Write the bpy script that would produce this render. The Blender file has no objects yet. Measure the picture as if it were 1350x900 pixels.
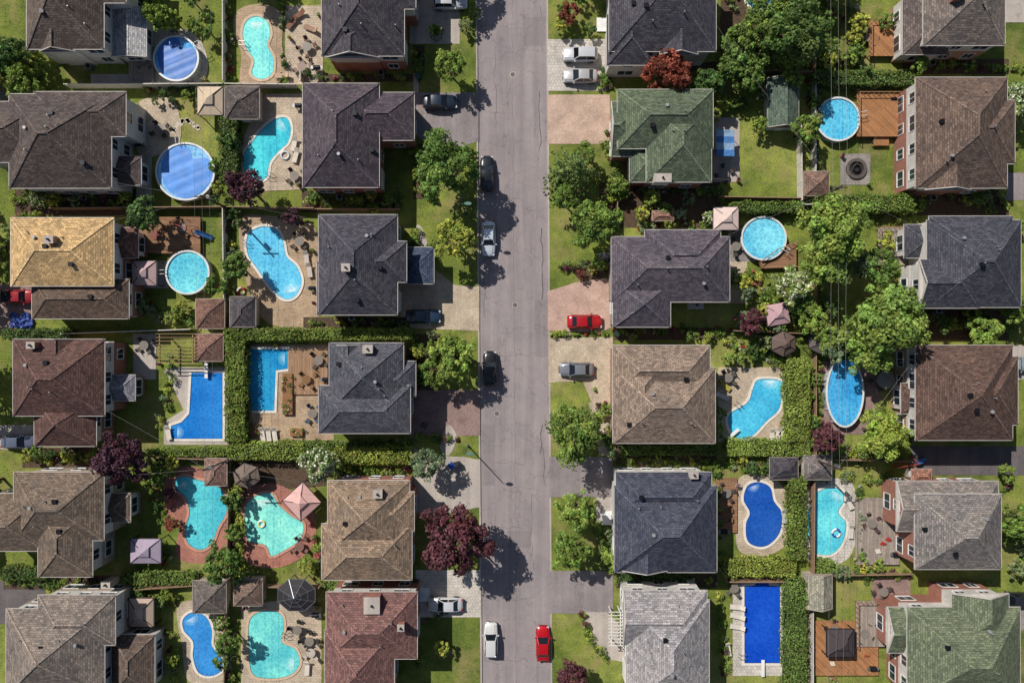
import bpy, math, random
import numpy as np
from mathutils import Vector, Matrix
random.seed(7); RNG=np.random.default_rng(7)
CAMH=95.0; S=0.1
def W(px,py,h=0.0):
    k=S*(CAMH-h)/CAMH
    return ((px-675)*k,(450-py)*k)
def lin(c):
    return tuple(((x/255)/12.92 if x/255<=0.04045 else ((x/255+0.055)/1.055)**2.4) for x in c)
scn=bpy.context.scene
col=scn.collection
# ------------------------------------------------------------ materials
MC={}
def newmat(name):
    m=bpy.data.materials.new(name); m.use_nodes=True
    nt=m.node_tree; b=nt.nodes['Principled BSDF']
    return m,nt,b
def N(nt,t,**kw):
    n=nt.nodes.new(t)
    for k,v in kw.items():
        setattr(n,k,v)
    return n
def pos_vec(nt,scale=(1,1,1),rot=0,src='pos'):
    if src=='pos':
        g=N(nt,'ShaderNodeNewGeometry'); o=g.outputs['Position']
    elif src=='uv':
        g=N(nt,'ShaderNodeTexCoord'); o=g.outputs['UV']
    else:
        g=N(nt,'ShaderNodeTexCoord'); o=g.outputs['Object']
    mp=N(nt,'ShaderNodeMapping'); mp.inputs['Scale'].default_value=scale
    mp.inputs['Rotation'].default_value=(0,0,rot)
    nt.links.new(o,mp.inputs['Vector']); return mp.outputs['Vector']
def noise(nt,vec,scale,detail=4,rough=0.6):
    n=N(nt,'ShaderNodeTexNoise'); n.inputs['Scale'].default_value=scale
    n.inputs['Detail'].default_value=detail; n.inputs['Roughness'].default_value=rough
    nt.links.new(vec,n.inputs['Vector']); return n.outputs['Fac']
def ramp(nt,fac,stops):
    r=N(nt,'ShaderNodeValToRGB'); e=r.color_ramp.elements
    while len(e)<len(stops): e.new(0.5)
    for el,(p,c) in zip(e,stops):
        el.position=p; el.color=(*c,1) if len(c)==3 else c
    nt.links.new(fac,r.inputs['Fac']); return r.outputs['Color']
def mix(nt,a,b,fac,mode='MIX'):
    m=N(nt,'ShaderNodeMix',data_type='RGBA',blend_type=mode)
    def put(sock,v):
        if isinstance(v,tuple): sock.default_value=(*v,1) if len(v)==3 else v
        elif isinstance(v,(int,float)): sock.default_value=v
        else: nt.links.new(v,sock)
    put(m.inputs[6],a); put(m.inputs[7],b); put(m.inputs[0],fac)
    return m.outputs[2]
def bump(nt,b,h,strength=0.3,dist=0.05):
    bm=N(nt,'ShaderNodeBump'); bm.inputs['Strength'].default_value=strength
    bm.inputs['Distance'].default_value=dist
    nt.links.new(h,bm.inputs['Height']); nt.links.new(bm.outputs['Normal'],b.inputs['Normal'])
def sc(c,k): return tuple(min(1,x*k) for x in c)
def G(v): return (v,v,v)
def m_plain(name,c,rough=0.6,metal=0,var=0.12,scale=1.5,spec=0.3):
    key=('p',name,c,rough,metal)
    if key in MC: return MC[key]
    m,nt,b=newmat(name); c=lin(c)
    v=pos_vec(nt)
    f=noise(nt,v,scale,5)
    cc=ramp(nt,f,[(0.3,sc(c,1-var)),(0.7,sc(c,1+var))])
    nt.links.new(cc,b.inputs['Base Color'])
    b.inputs['Roughness'].default_value=rough; b.inputs['Metallic'].default_value=metal
    b.inputs['Specular IOR Level'].default_value=spec
    MC[key]=m; return m
def m_roof(c):
    key=('roof',c)
    if key in MC: return MC[key]
    m,nt,b=newmat('asphalt_shingles'); c=lin(c)
    uv=pos_vec(nt,src='uv'); pv=pos_vec(nt)
    br=N(nt,'ShaderNodeTexBrick'); br.inputs['Scale'].default_value=1.0
    br.inputs['Brick Width'].default_value=0.5; br.inputs['Row Height'].default_value=0.26
    br.inputs['Mortar Size'].default_value=0.035; br.inputs['Mortar Smooth'].default_value=0.6
    br.inputs['Bias'].default_value=0.0
    br.inputs['Color1'].default_value=(*sc(c,0.7),1); br.inputs['Color2'].default_value=(*sc((c[0]*1.04,c[1],c[2]*.96),1.42),1)
    br.inputs['Mortar'].default_value=(*sc(c,0.55),1)
    nt.links.new(uv,br.inputs['Vector'])
    f1=noise(nt,pv,0.3,5); a=ramp(nt,f1,[(0.3,(.8,.82,.85)),(0.7,(1.18,1.15,1.1))])
    f2=noise(nt,pv,5.5,6,0.75); a2=ramp(nt,f2,[(0.3,G(0.55)),(0.7,G(1.5))])
    sv=pos_vec(nt,(1.3,0.16,1),src='uv'); f3=noise(nt,sv,1.0,4); a3=ramp(nt,f3,[(0.3,G(0.9)),(0.7,G(1.09))])
    x=mix(nt,br.outputs['Color'],a,1.0,'MULTIPLY'); x=mix(nt,x,a2,1.0,'MULTIPLY'); x=mix(nt,x,a3,1.0,'MULTIPLY')
    nt.links.new(x,b.inputs['Base Color']); b.inputs['Roughness'].default_value=0.92
    b.inputs['Specular IOR Level'].default_value=0.12
    bump(nt,b,f2,0.55,0.03)
    MC[key]=m; return m
def m_brick(name,c,bw=0.25,bh=0.08,mort=0.012,var=0.25,top=False,mcol=None,rot=0,big=0.12):
    key=('brick',name,c,top,rot,bw)
    if key in MC: return MC[key]
    m,nt,b=newmat(name); c=lin(c)
    g=N(nt,'ShaderNodeNewGeometry')
    if top:
        vec=pos_vec(nt,rot=rot)
    else:
        sp=N(nt,'ShaderNodeSeparateXYZ'); nt.links.new(g.outputs['Position'],sp.inputs[0])
        ad=N(nt,'ShaderNodeMath',operation='ADD'); nt.links.new(sp.outputs[0],ad.inputs[0]); nt.links.new(sp.outputs[1],ad.inputs[1])
        cb=N(nt,'ShaderNodeCombineXYZ'); nt.links.new(ad.outputs[0],cb.inputs[0]); nt.links.new(sp.outputs[2],cb.inputs[1])
        vec=cb.outputs[0]
    br=N(nt,'ShaderNodeTexBrick'); br.inputs['Scale'].default_value=1.0
    br.inputs['Brick Width'].default_value=bw; br.inputs['Row Height'].default_value=bh
    br.inputs['Mortar Size'].default_value=mort
    br.inputs['Color1'].default_value=(*sc(c,1-var),1); br.inputs['Color2'].default_value=(*sc(c,1+var),1)
    br.inputs['Mortar'].default_value=(*(lin(mcol) if mcol else sc(c,0.6)),1)
    nt.links.new(vec,br.inputs['Vector'])
    pv=pos_vec(nt)
    f1=noise(nt,pv,0.45,6,0.68); a=ramp(nt,f1,[(0.3,G(1-big*1.7)),(0.7,G(1+big))])
    f2=noise(nt,pv,5,5,0.7); a2=ramp(nt,f2,[(0.3,G(0.8)),(0.7,G(1.2))])
    x=mix(nt,br.outputs['Color'],a,1.0,'MULTIPLY'); x=mix(nt,x,a2,1.0,'MULTIPLY')
    nt.links.new(x,b.inputs['Base Color']); b.inputs['Roughness'].default_value=0.85
    b.inputs['Specular IOR Level'].default_value=0.2
    bump(nt,b,f2,0.3,0.02)
    MC[key]=m; return m
def m_planks(name,c,rot=0,w=0.16,metal=0):
    return m_brick(name,c,bw=3.2,bh=w,mort=0.02,var=0.22,top=True,rot=rot)
def m_grass():
    m,nt,b=newmat('grass_turf')
    v=pos_vec(nt)
    f0=noise(nt,v,0.06,3,0.5); f1=noise(nt,v,0.45,7,0.7); f2=noise(nt,v,5.0,6,0.78)
    a=ramp(nt,f0,[(0.35,lin((90,104,48))),(0.5,lin((112,124,56))),(0.66,lin((136,142,72)))])
    bb=ramp(nt,f1,[(0.28,(.45,.52,.5)),(0.5,G(0.95)),(0.72,(1.5,1.36,1.3))])
    cc=ramp(nt,f2,[(0.3,G(0.5)),(0.7,G(1.5))])
    x=mix(nt,a,bb,1.0,'MULTIPLY'); x=mix(nt,x,cc,1.0,'MULTIPLY')
    f4=noise(nt,v,0.2,6,0.7); d=ramp(nt,f4,[(0.5,G(0)),(0.68,G(.85))])
    x=mix(nt,x,lin((144,130,88)),d)
    nt.links.new(x,b.inputs['Base Color']); b.inputs['Roughness'].default_value=0.95
    b.inputs['Specular IOR Level'].default_value=0.1
    bump(nt,b,f2,0.8,0.12)
    return m
def m_asphalt(name,c,amp=0.1):
    key=('asph',name,c)
    if key in MC: return MC[key]
    m,nt,b=newmat(name); c=lin(c)
    v=pos_vec(nt); vs=pos_vec(nt,(1.0,0.05,1))
    f1=noise(nt,v,0.22,7,0.68); f2=noise(nt,v,9,5,0.8); f3=noise(nt,vs,0.9,5,0.6)
    a=ramp(nt,f1,[(0.3,sc((c[0]*.97,c[1]*.98,c[2]*1.03),1-amp*1.5)),(0.7,sc(c,1+amp*1.1))])
    x=mix(nt,a,ramp(nt,f2,[(0.25,G(0.74)),(0.75,G(1.24))]),1.0,'MULTIPLY')
    x=mix(nt,x,ramp(nt,f3,[(0.3,G(0.82)),(0.7,G(1.12))]),1.0,'MULTIPLY')
    vo=N(nt,'ShaderNodeTexVoronoi',feature='DISTANCE_TO_EDGE'); vo.inputs['Scale'].default_value=0.22
    dv=N(nt,'ShaderNodeVectorMath',operation='ADD')
    nn=N(nt,'ShaderNodeTexNoise'); nn.inputs['Scale'].default_value=0.6; nn.inputs['Detail'].default_value=6
    nt.links.new(v,nn.inputs['Vector']); nt.links.new(v,dv.inputs[0])
    ms=N(nt,'ShaderNodeVectorMath',operation='SCALE'); ms.inputs['Scale'].default_value=3.0
    nt.links.new(nn.outputs['Color'],ms.inputs[0]); nt.links.new(ms.outputs[0],dv.inputs[1])
    nt.links.new(dv.outputs[0],vo.inputs['Vector'])
    cr=ramp(nt,vo.outputs['Distance'],[(0.0,G(0.62)),(0.012,G(1.0))])
    x=mix(nt,x,cr,0.75,'MULTIPLY')
    nt.links.new(x,b.inputs['Base Color']); b.inputs['Roughness'].default_value=0.9
    b.inputs['Specular IOR Level'].default_value=0.2
    bump(nt,b,f2,0.3,0.02); MC[key]=m; return m
def m_water(c,caustics=0.55):
    key=('water',c)
    if key in MC: return MC[key]
    m,nt,b=newmat('pool_water'); c=lin(c)
    v=pos_vec(nt,(1,1,0))
    f=noise(nt,v,0.25,3,0.5)
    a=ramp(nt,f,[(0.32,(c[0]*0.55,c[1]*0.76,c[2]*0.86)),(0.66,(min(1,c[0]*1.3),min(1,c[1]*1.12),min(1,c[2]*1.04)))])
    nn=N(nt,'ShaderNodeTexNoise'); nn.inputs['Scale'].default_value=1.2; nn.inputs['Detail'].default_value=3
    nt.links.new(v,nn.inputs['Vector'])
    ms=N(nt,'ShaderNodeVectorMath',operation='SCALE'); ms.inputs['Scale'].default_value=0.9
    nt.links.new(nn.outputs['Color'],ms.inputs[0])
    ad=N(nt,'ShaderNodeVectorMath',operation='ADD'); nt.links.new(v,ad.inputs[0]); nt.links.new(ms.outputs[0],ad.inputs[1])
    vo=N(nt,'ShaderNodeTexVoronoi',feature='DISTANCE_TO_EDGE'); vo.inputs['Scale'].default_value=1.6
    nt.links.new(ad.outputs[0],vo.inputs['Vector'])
    ca=ramp(nt,vo.outputs['Distance'],[(0.0,(1.9,1.55,1.35)),(0.12,G(1.02)),(0.5,G(0.86))])  # bright caustic lines, rippled sunlight painted into the water colour
    x=mix(nt,a,ca,caustics,'MULTIPLY')
    nt.links.new(x,b.inputs['Base Color']); b.inputs['Roughness'].default_value=0.08
    b.inputs['IOR'].default_value=1.33
    fb=noise(nt,v,2.2,3,0.5); bump(nt,b,fb,0.3,0.08)
    MC[key]=m; return m
def m_leaf():
    m,nt,b=newmat('leaf_foliage')
    at=N(nt,'ShaderNodeAttribute'); at.attribute_name='leafcol'
    oi=N(nt,'ShaderNodeObjectInfo')
    r=ramp(nt,oi.outputs['Random'],[(0,(0.8,0.86,0.95)),(0.5,(1,1,1)),(1,(1.24,1.12,0.98))])
    x=mix(nt,at.outputs['Color'],r,1.0,'MULTIPLY')
    nt.links.new(x,b.inputs['Base Color']); b.inputs['Roughness'].default_value=0.55
    b.inputs['Specular IOR Level'].default_value=0.22
    tr=N(nt,'ShaderNodeBsdfTranslucent'); nt.links.new(x,tr.inputs['Color'])
    mx=N(nt,'ShaderNodeMixShader'); mx.inputs[0].default_value=0.25
    nt.links.new(b.outputs[0],mx.inputs[1]); nt.links.new(tr.outputs[0],mx.inputs[2])
    nt.links.new(mx.outputs[0],nt.nodes['Material Output'].inputs['Surface'])
    return m
LEAF=m_leaf(); GRASS=m_grass()
def m_glass(name='window_glass',c=(34,44,56)):
    key=('g',name,c)
    if key in MC: return MC[key]
    m,nt,b=newmat(name); b.inputs['Base Color'].default_value=(*lin(c),1)
    b.inputs['Roughness'].default_value=0.06; b.inputs['Specular IOR Level'].default_value=0.8
    MC[key]=m; return m
def m_paint(c):
    key=('paint',c)
    if key in MC: return MC[key]
    m,nt,b=newmat('car_paint'); b.inputs['Base Color'].default_value=(*lin(c),1)
    b.inputs['Roughness'].default_value=0.3; b.inputs['Metallic'].default_value=0.25
    b.inputs['Coat Weight'].default_value=0.6; b.inputs['Coat Roughness'].default_value=0.05
    MC[key]=m; return m
# ------------------------------------------------------------ mesh builder
def group(name,loc):
    e=bpy.data.objects.new(name,None); e.location=loc; e.empty_display_size=0.5
    col.objects.link(e); return e
class MB:
    def __init__(s): s.v=[];s.f=[];s.m=[];s.uv=[]
    def poly(s,pts,uv=None,m=0):
        i=len(s.v); s.v+= [tuple(p) for p in pts]; s.f.append(tuple(range(i,i+len(pts)))); s.m.append(m)
        s.uv+= uv if uv else [(p[0],p[1]) for p in pts]
    def box(s,x0,y0,z0,x1,y1,z1,m=0):
        if x0>x1:x0,x1=x1,x0
        if y0>y1:y0,y1=y1,y0
        s.hexa([(x0,y0,z0),(x1,y0,z0),(x1,y1,z0),(x0,y1,z0),(x0,y0,z1),(x1,y0,z1),(x1,y1,z1),(x0,y1,z1)],m)
    def hexa(s,p,m=0):
        for q in ((3,2,1,0),(4,5,6,7),(0,1,5,4),(1,2,6,5),(2,3,7,6),(3,0,4,7)): s.poly([p[k] for k in q],m=m)
    def obox(s,cx,cy,z0,lx,ly,lz,ang,m=0):
        c,sn=math.cos(ang),math.sin(ang); P=[]
        for z in (z0,z0+lz):
            for a,b in ((-1,-1),(1,-1),(1,1),(-1,1)):
                x=a*lx/2;y=b*ly/2; P.append((cx+x*c-y*sn,cy+x*sn+y*c,z))
        s.hexa(P,m)
    def beam(s,p0,p1,w,h,m=0):
        p0=Vector(p0);p1=Vector(p1);d=p1-p0
        if d.length<1e-4:return
        d.normalize(); up=Vector((0,0,1)) if abs(d.z)<0.95 else Vector((1,0,0))
        t=d.cross(up).normalized(); u=t.cross(d).normalized(); P=[]
        for q in (p0,p1):
            P+= [q-t*w/2-u*h/2,q+t*w/2-u*h/2,q+t*w/2+u*h/2,q-t*w/2+u*h/2]
        s.hexa([tuple(x) for x in P],m)
    def tube(s,p0,p1,r0,r1,n=8,m=0,cap=True):
        p0=Vector(p0);p1=Vector(p1);d=(p1-p0)
        if d.length<1e-5:return
        d.normalize(); up=Vector((0,0,1)) if abs(d.z)<0.95 else Vector((1,0,0))
        t=d.cross(up).normalized(); u=t.cross(d)
        A=[];B=[]
        for i in range(n):
            a=2*math.pi*i/n; w=t*math.cos(a)+u*math.sin(a); A.append(tuple(p0+w*r0)); B.append(tuple(p1+w*r1))
        for i in range(n):
            j=(i+1)%n; s.poly([A[i],A[j],B[j],B[i]],m=m)
        if cap: s.poly(A[::-1],m=m); s.poly(B,m=m)
    def prism(s,pts,z0,z1,m=0,ms=None,bottom=False):
        n=len(pts)
        if ms is None: ms=m
        s.poly([(x,y,z1) for x,y in pts],m=m)
        for i in range(n):
            a=pts[i];b=pts[(i+1)%n]; s.poly([(a[0],a[1],z0),(b[0],b[1],z0),(b[0],b[1],z1),(a[0],a[1],z1)],m=ms)
    def ring(s,inn,out,z0,z1,m=0):
        n=len(inn)
        for i in range(n):
            j=(i+1)%n;a,b,c,d=inn[i],inn[j],out[j],out[i]
            s.poly([(*a,z1),(*b,z1),(*c,z1),(*d,z1)],m=m)
            s.poly([(*d,z0),(*c,z0),(*c,z1),(*d,z1)],m=m)
            s.poly([(*a,z0),(*b,z0),(*b,z1),(*a,z1)],m=m)
    def build(s,name,parent=None,mats=(),smooth=False):
        if not s.v: return None
        me=bpy.data.meshes.new(name)
        o=Vector(parent.location) if parent else Vector((0,0,0))
        me.from_pydata([(x-o.x,y-o.y,z-o.z) for x,y,z in s.v],[],s.f)
        uvl=me.uv_layers.new(name='UVMap'); flat=np.array(s.uv,dtype=np.float32).ravel(); uvl.data.foreach_set('uv',flat)
        me.polygons.foreach_set('material_index',s.m)
        if smooth: me.polygons.foreach_set('use_smooth',[True]*len(s.f))
        for m in mats: me.materials.append(m)
        me.update()
        ob=bpy.data.objects.new(name,me); col.objects.link(ob)
        if parent: ob.parent=parent
        return ob
def catmull(P,k=7):
    out=[];n=len(P)
    for i in range(n):
        p0,p1,p2,p3=[np.array(P[(i+j-1)%n],float) for j in range(4)]
        for t in np.arange(k)/k:
            out.append(tuple(0.5*((2*p1)+(-p0+p2)*t+(2*p0-5*p1+4*p2-p3)*t*t+(-p0+3*p1-3*p2+p3)*t**3)))
    return out
def area(P): return 0.5*sum(P[i][0]*P[(i+1)%len(P)][1]-P[(i+1)%len(P)][0]*P[i][1] for i in range(len(P)))
def offset(P,d):
    if area(P)<0: P=P[::-1]
    n=len(P);out=[]
    for i in range(n):
        a=np.array(P[i-1]);b=np.array(P[i]);c=np.array(P[(i+1)%n])
        e1=b-a;e2=c-b; e1=e1/(np.linalg.norm(e1)+1e-9);e2=e2/(np.linalg.norm(e2)+1e-9)
        n1=np.array((e1[1],-e1[0]));n2=np.array((e2[1],-e2[0])); nn=n1+n2; L=np.linalg.norm(nn)
        nn=nn/L if L>1e-6 else n1; k=1/max(0.6,float(nn@n1))
        out.append(tuple(b+nn*d*k))
    return P,out
# ------------------------------------------------------------ common mats
TRIM=m_plain('white_trim',(205,203,200),0.5)
WHITE=m_plain('white_painted',(215,215,212),0.45)
DARKM=m_plain('dark_metal',(40,40,44),0.4,0.6)
GREYM=m_plain('grey_metal',(140,142,146),0.35,0.7)
GLASS=m_glass()
RUB=m_plain('rubber',(22,22,23),0.8)
WOOD=m_plain('timber',(140,106,76),0.7)
BARK=m_plain('bark',(72,58,46),0.9)
CONC=m_asphalt('concrete',(172,162,152))
# ------------------------------------------------------------ ground, road, kerbs
def sheet(name,pts,z,mat):
    mb=MB(); mb.poly([(x,y,z) for x,y in pts]); return mb.build(name,None,[mat])
sheet('ground',[(-1500,-1500),(1500,-1500),(1500,1500),(-1500,1500)],-0.14,GRASS)
def rx(side,py):  # road edges in px
    return (629+(py/900)*6.5) if side=='L' else (720.5+(py/900)*5.5)
ROAD=m_asphalt('road_asphalt',(144,134,133),0.1)
T,B=-4000,5000
sheet('road',[W(rx('L',B),B),W(rx('R',B),B),W(rx('R',T),T),W(rx('L',T),T)],-0.135,ROAD)
mb=MB(); a=[W(rx('L',B)-2,B),W(rx('L',T)-2,T),(-1400,550),(-1400,-480)]; mb.prism(a,-0.14,0,0); mb.build('lawn_terrain',None,[GRASS])
mb=MB(); a=[W(rx('R',B)+2,B),W(rx('R',T)+2,T),(1400,550),(1400,-480)]; mb.prism(a,-0.14,0,0); mb.build('lawn_terrain',None,[GRASS])
KERB=m_asphalt('kerb_concrete',(172,162,152),0.15)
for sd,o in (('L',-2),('R',2)):
    mb=MB(); y=-3000
    while y<3900:
        y2=y+30-0.15
        p=[W(rx(sd,y),y),W(rx(sd,y)+o*1.02,y),W(rx(sd,y2)+o*1.02,y2),W(rx(sd,y2),y2)]
        mb.prism(p,-0.14,0.012,0); y+=30
    mb.build('kerb',None,[KERB])
TAR=m_plain('tar_seal',(88,82,81),0.7); 
rs=random.Random(3)
mb=MB()
def tarline(pts,w=0.05,z=-0.131):
    for i in range(len(pts)-1):
        a=Vector((*pts[i],0));b=Vector((*pts[i+1],0)); d=(b-a).normalized(); t=Vector((-d.y,d.x,0))*w*(0.5+rs.random()*0.6)
        mb.poly([(a.x-t.x,a.y-t.y,z),(b.x-t.x,b.y-t.y,z),(b.x+t.x,b.y+t.y,z),(a.x+t.x,a.y+t.y,z)])
for (x,y0,y1,w) in ((678,-300,1200,0.018),(714,120,200,0.06),(715,300,405,0.08),(713,560,600,0.06),(716,590,640,0.05),(717,8,75,0.04),(640,330,420,0.04),(655,60,180,0.03),(700,650,760,0.03)):
    p=[];y=y0
    while y<y1: p.append(W(x+rs.uniform(-1.2,1.2)*(1 if w<0.03 else 1.6)+(y-450)*0.0065,y)); y+=rs.uniform(5,14)
    tarline(p,w)
for y in (35,150,262,355,468,520,610,695,790,870):
    x0=rx('L',y)+rs.uniform(0,30); x1=min(rx('R',y),x0+rs.uniform(20,70)); p=[];x=x0
    while x<x1: p.append(W(x,y+rs.uniform(-2,2)+(x-x0)*rs.uniform(-.05,.05))); x+=rs.uniform(4,9)
    if len(p)>1: tarline(p,0.022)
mb.build('tar_crack_seals',None,[TAR])
PATCH=m_asphalt('road_patch_asphalt',(134,125,124),0.08)
for (x0,y0,x1,y1) in ((690,22,719,60),(636,560,652,640),(668,700,700,722),(705,395,722,470)):
    sheet('road_patch',[W(x0,y1),W(x1,y1),W(x1,y0),W(x0,y0)],-0.1275,PATCH)
for (x,y) in ((676,98),(679,402),(655,545),(680,770)):
    e=group('manhole_cover',(*W(x,y),-0.13)); mb=MB(); cx,cy=W(x,y)
    c1=[(cx+.3*math.cos(t*math.pi/12),cy+.3*math.sin(t*math.pi/12)) for t in range(24)]
    c2=[(cx+.4*math.cos(t*math.pi/12),cy+.4*math.sin(t*math.pi/12)) for t in range(24)]
    mb.prism(c1,-0.134,-0.118,0); mb.ring(c1,c2,-0.134,-0.122,1); mb.build('lid',e,[m_plain('cast_iron',(94,88,86),.6),CONC])
# ------------------------------------------------------------ paved areas
PAV=m_brick
mats={
 'beige':PAV('beige_pavers',(184,167,146),0.4,0.3,0.02,0.09,True,big=.18),
 'tan':PAV('tan_pavers',(174,150,124),0.45,0.22,0.02,0.12,True,big=.18),
 'pink':PAV('pink_pavers',(190,164,146),0.22,0.11,0.01,0.1,True,big=.16),
 'dustpink':PAV('dusty_pink_pavers',(186,156,142),0.22,0.11,0.01,0.1,True,big=.16),
 'red':PAV('red_pavers',(164,112,98),0.22,0.11,0.01,0.16,True,big=.2),
 'brown':PAV('brown_pavers',(146,122,116),0.22,0.11,0.01,0.14,True,big=.2),
 'grey':PAV('grey_pavers',(142,135,130),0.3,0.2,0.015,0.12,True,big=.18),
 'lgrey':PAV('light_pavers',(188,180,170),0.4,0.4,0.02,0.08,True,big=.16),
 'conc':CONC,
 'asph':m_asphalt('driveway_asphalt',(98,92,92),0.16),
 'asphl':m_asphalt('driveway_asphalt_worn',(138,129,127),0.16),
 'wood':m_planks('deck_boards',(140,106,80),0.0),
 'woodv':m_planks('deck_boards_v',(152,122,96),math.pi/2),
 'orange':m_planks('stained_deck_boards',(158,112,76),math.pi/4),
 'greyw':m_planks('weathered_deck_boards',(148,136,126),math.pi/2),
 'mulch':m_plain('garden_mulch',(80,65,52),0.95,0,0.5,4),
 'gravel':m_plain('gravel',(160,150,140),0.95,0,0.35,7),
}
pidx=[0]
def patch(name,pts,mk,smooth=False,base=0.018,h=0):
    P=[W(x,y,h) for x,y in pts]
    if smooth: P=catmull(P,6)
    z=base+(pidx[0]%14)*0.004; pidx[0]+=1
    mb=MB(); mb.prism(P,0.0-0.002,z,0); return mb.build(name,None,[mats[mk]])
def R(x0,y0,x1,y1): return [(x0,y0),(x1,y0),(x1,y1),(x0,y1)]
dr=[
 (R(540,-60,606,58),'conc'),(R(540,122,631,180),'asphl'),([(552,180),(631,180),(631,186),(600,196),(560,190)],'asphl'),
 ([(528,352),(570,352),(600,376),(632,378),(632,436),(528,432)],'beige'),
 (R(540,514,633,574),'brown'),([(545,588),(560,600),(612,602),(633,606),(633,668),(590,676),(545,676)],'conc'),
 (R(548,751,634,813),'lgrey'),
 (R(722,52,802,120),'lgrey'),(R(722,125,804,190),'pink'),([(722,384),(760,372),(806,366),(806,432),(790,438),(722,436)],'dustpink'),
 ([(723,446),(808,444),(808,530),(780,530),(768,502),(723,504)],'beige'),(R(724,602,808,655),'asphl'),(R(724,752,808,808),'asphl'),
 ([(768,806),(800,806),(824,830),(824,872),(800,868),(776,840)],'conc'),
 (R(-160,560,45,592),'conc'),(R(-160,374,44,436),'brown'),(R(-160,765,60,822),'asph'),(R(-160,120,20,190),'grey'),
 (R(1318,228,1500,264),'asphl'),(R(1200,588,1500,626),'asph'),(R(1318,455,1500,500),'conc'),(R(1328,790,1500,830),'grey'),(R(1310,0,1500,30),'conc'),
]
for p,k in dr: patch('driveway',p,k)
pa=[
 ('patio',[(196,46),(240,38),(268,60),(272,100),(240,116),(196,112)],'lgrey',1),
 ('patio',[(180,138),(225,130),(238,160),(235,190),(205,206),(182,200)],'beige',1),
 ('patio',[(314,14),(345,6),(372,20),(372,60),(378,100),(350,114),(318,112),(318,70),(308,40)],'tan',1),
 ('patio',R(376,8,426,112),'beige',0),
 ('patio',[(350,124),(398,124),(400,250),(345,252),(316,246),(314,200),(326,170)],'beige',0),
 ('patio',[(318,288),(350,284),(395,292),(418,310),(418,424),(360,428),(335,400),(318,340)],'tan',1),
 ('patio',R(170,344,222,380),'conc',0),
 ('patio',[(216,484),(302,484),(302,586),(216,586),(216,556),(242,540)],'conc',0),
 ('patio',R(318,454,440,580),'tan',0),
 ('patio',[(222,622),(262,616),(306,645),(306,700),(290,735),(255,742),(232,730),(236,690),(216,670)],'red',1),
 ('patio',[(316,656),(345,638),(376,642),(412,672),(414,716),(385,742),(345,748),(320,728)],'red',1),
 ('patio',[(234,800),(262,792),(290,815),(302,860),(302,898),(250,898),(240,850)],'beige',1),
 ('patio',[(318,796),(380,790),(424,800),(424,905),(318,905)],'beige',0),
 ('patio',[(946,484),(1038,484),(1042,540),(1038,582),(946,582)],'beige',0),
 ('patio',[(972,634),(1000,624),(1028,636),(1042,670),(1040,712),(1010,732),(975,726),(970,690)],'beige',1),
 ('patio',[(1062,638),(1100,630),(1126,642),(1130,700),(1115,738),(1070,744),(1060,700)],'lgrey',1),
 ('patio',R(966,762,1038,890),'lgrey',0),
 ('patio',R(1084,476,1162,572),'brown',0),
 ('patio',R(1108,203,1147,244),'grey',0),
 ('patio',R(940,155,975,240),'conc',0),
 ('patio',R(960,300,1000,345),'grey',0),
 ('patio',R(1150,762,1200,822),'brown',0),
 ('path',R(180,205,200,280),'conc',0),
 ('path',R(545,97,552,122),'conc',0),('path',R(120,98,205,114),'conc',0),
 ('path',R(962,345,985,400),'beige',0),('path',[(776,530),(806,530),(806,600),(790,600)],'beige',0),
 ('path',[(590,560),(602,575),(592,600),(580,588)],'conc',1),
 ('path',[(556,300),(566,330),(570,372),(560,372),(552,330),(548,300)],'conc',1),
 ('path',R(786,655,812,690),'conc',0),
 ('path',R(176,440,206,500),'conc',0),
 ('garden_bed',R(398,252,424,280),'mulch',0),
 ('garden_bed',R(545,190,560,262),'mulch',0),('garden_bed',R(545,60,560,96),'mulch',0),
 ('garden_bed',R(545,440,580,514),'mulch',0),('garden_bed',R(790,240,812,300),'mulch',0),
 ('garden_bed',R(786,80,806,118),'mulch',0),('garden_bed',R(808,240,950,300),'mulch',0),
 ('garden_bed',R(808,432,945,448),'mulch',0),('garden_bed',R(812,586,945,612),'mulch',0),
 ('garden_bed',R(812,756,945,774),'mulch',0),('garden_bed',R(400,98,545,108),'mulch',0),
 ('garden_bed',R(400,418,540,432),'mulch',0),('garden_bed',R(424,766,548,776),'mulch',0),
 ('garden_bed',R(20,250,180,284),'mulch',0),('garden_bed',R(30,590,170,616),'mulch',0),('garden_bed',R(5,758,160,776),'mulch',0),
 ('garden_bed',R(1190,246,1330,284),'mulch',0),('garden_bed',R(1190,408,1330,448),'mulch',0),('garden_bed',R(1190,78,1330,98),'mulch',0),
 ('garden_bed',[(312,600),(430,600),(430,640),(312,650)],'mulch',0),
 ('garden_bed',[(1070,100),(1078,100),(1078,262),(1070,262)],'mulch',0),
 ('garden_bed',[(756,352),(796,342),(800,362),(770,372)],'mulch',1),
 ('garden_bed',[(790,100),(1000,90),(1040,60),(1000,-30),(950,-30),(950,80)],'mulch',0),
]
for n,p,k,s in pa: patch(n,p,k,bool(s))
for (x,y,r) in ((596,228,8),(600,318,7),(602,698,9),(758,565,9),(757,668,7),(752,716,7),(594,98,6),(585,846,5),(755,882,7)):
    patch('tree_bed',[(x+r*math.cos(t)*random.uniform(.8,1.2),y+r*math.sin(t)*random.uniform(.8,1.2)) for t in np.arange(0,6.2,.8)],'mulch',True)
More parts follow.
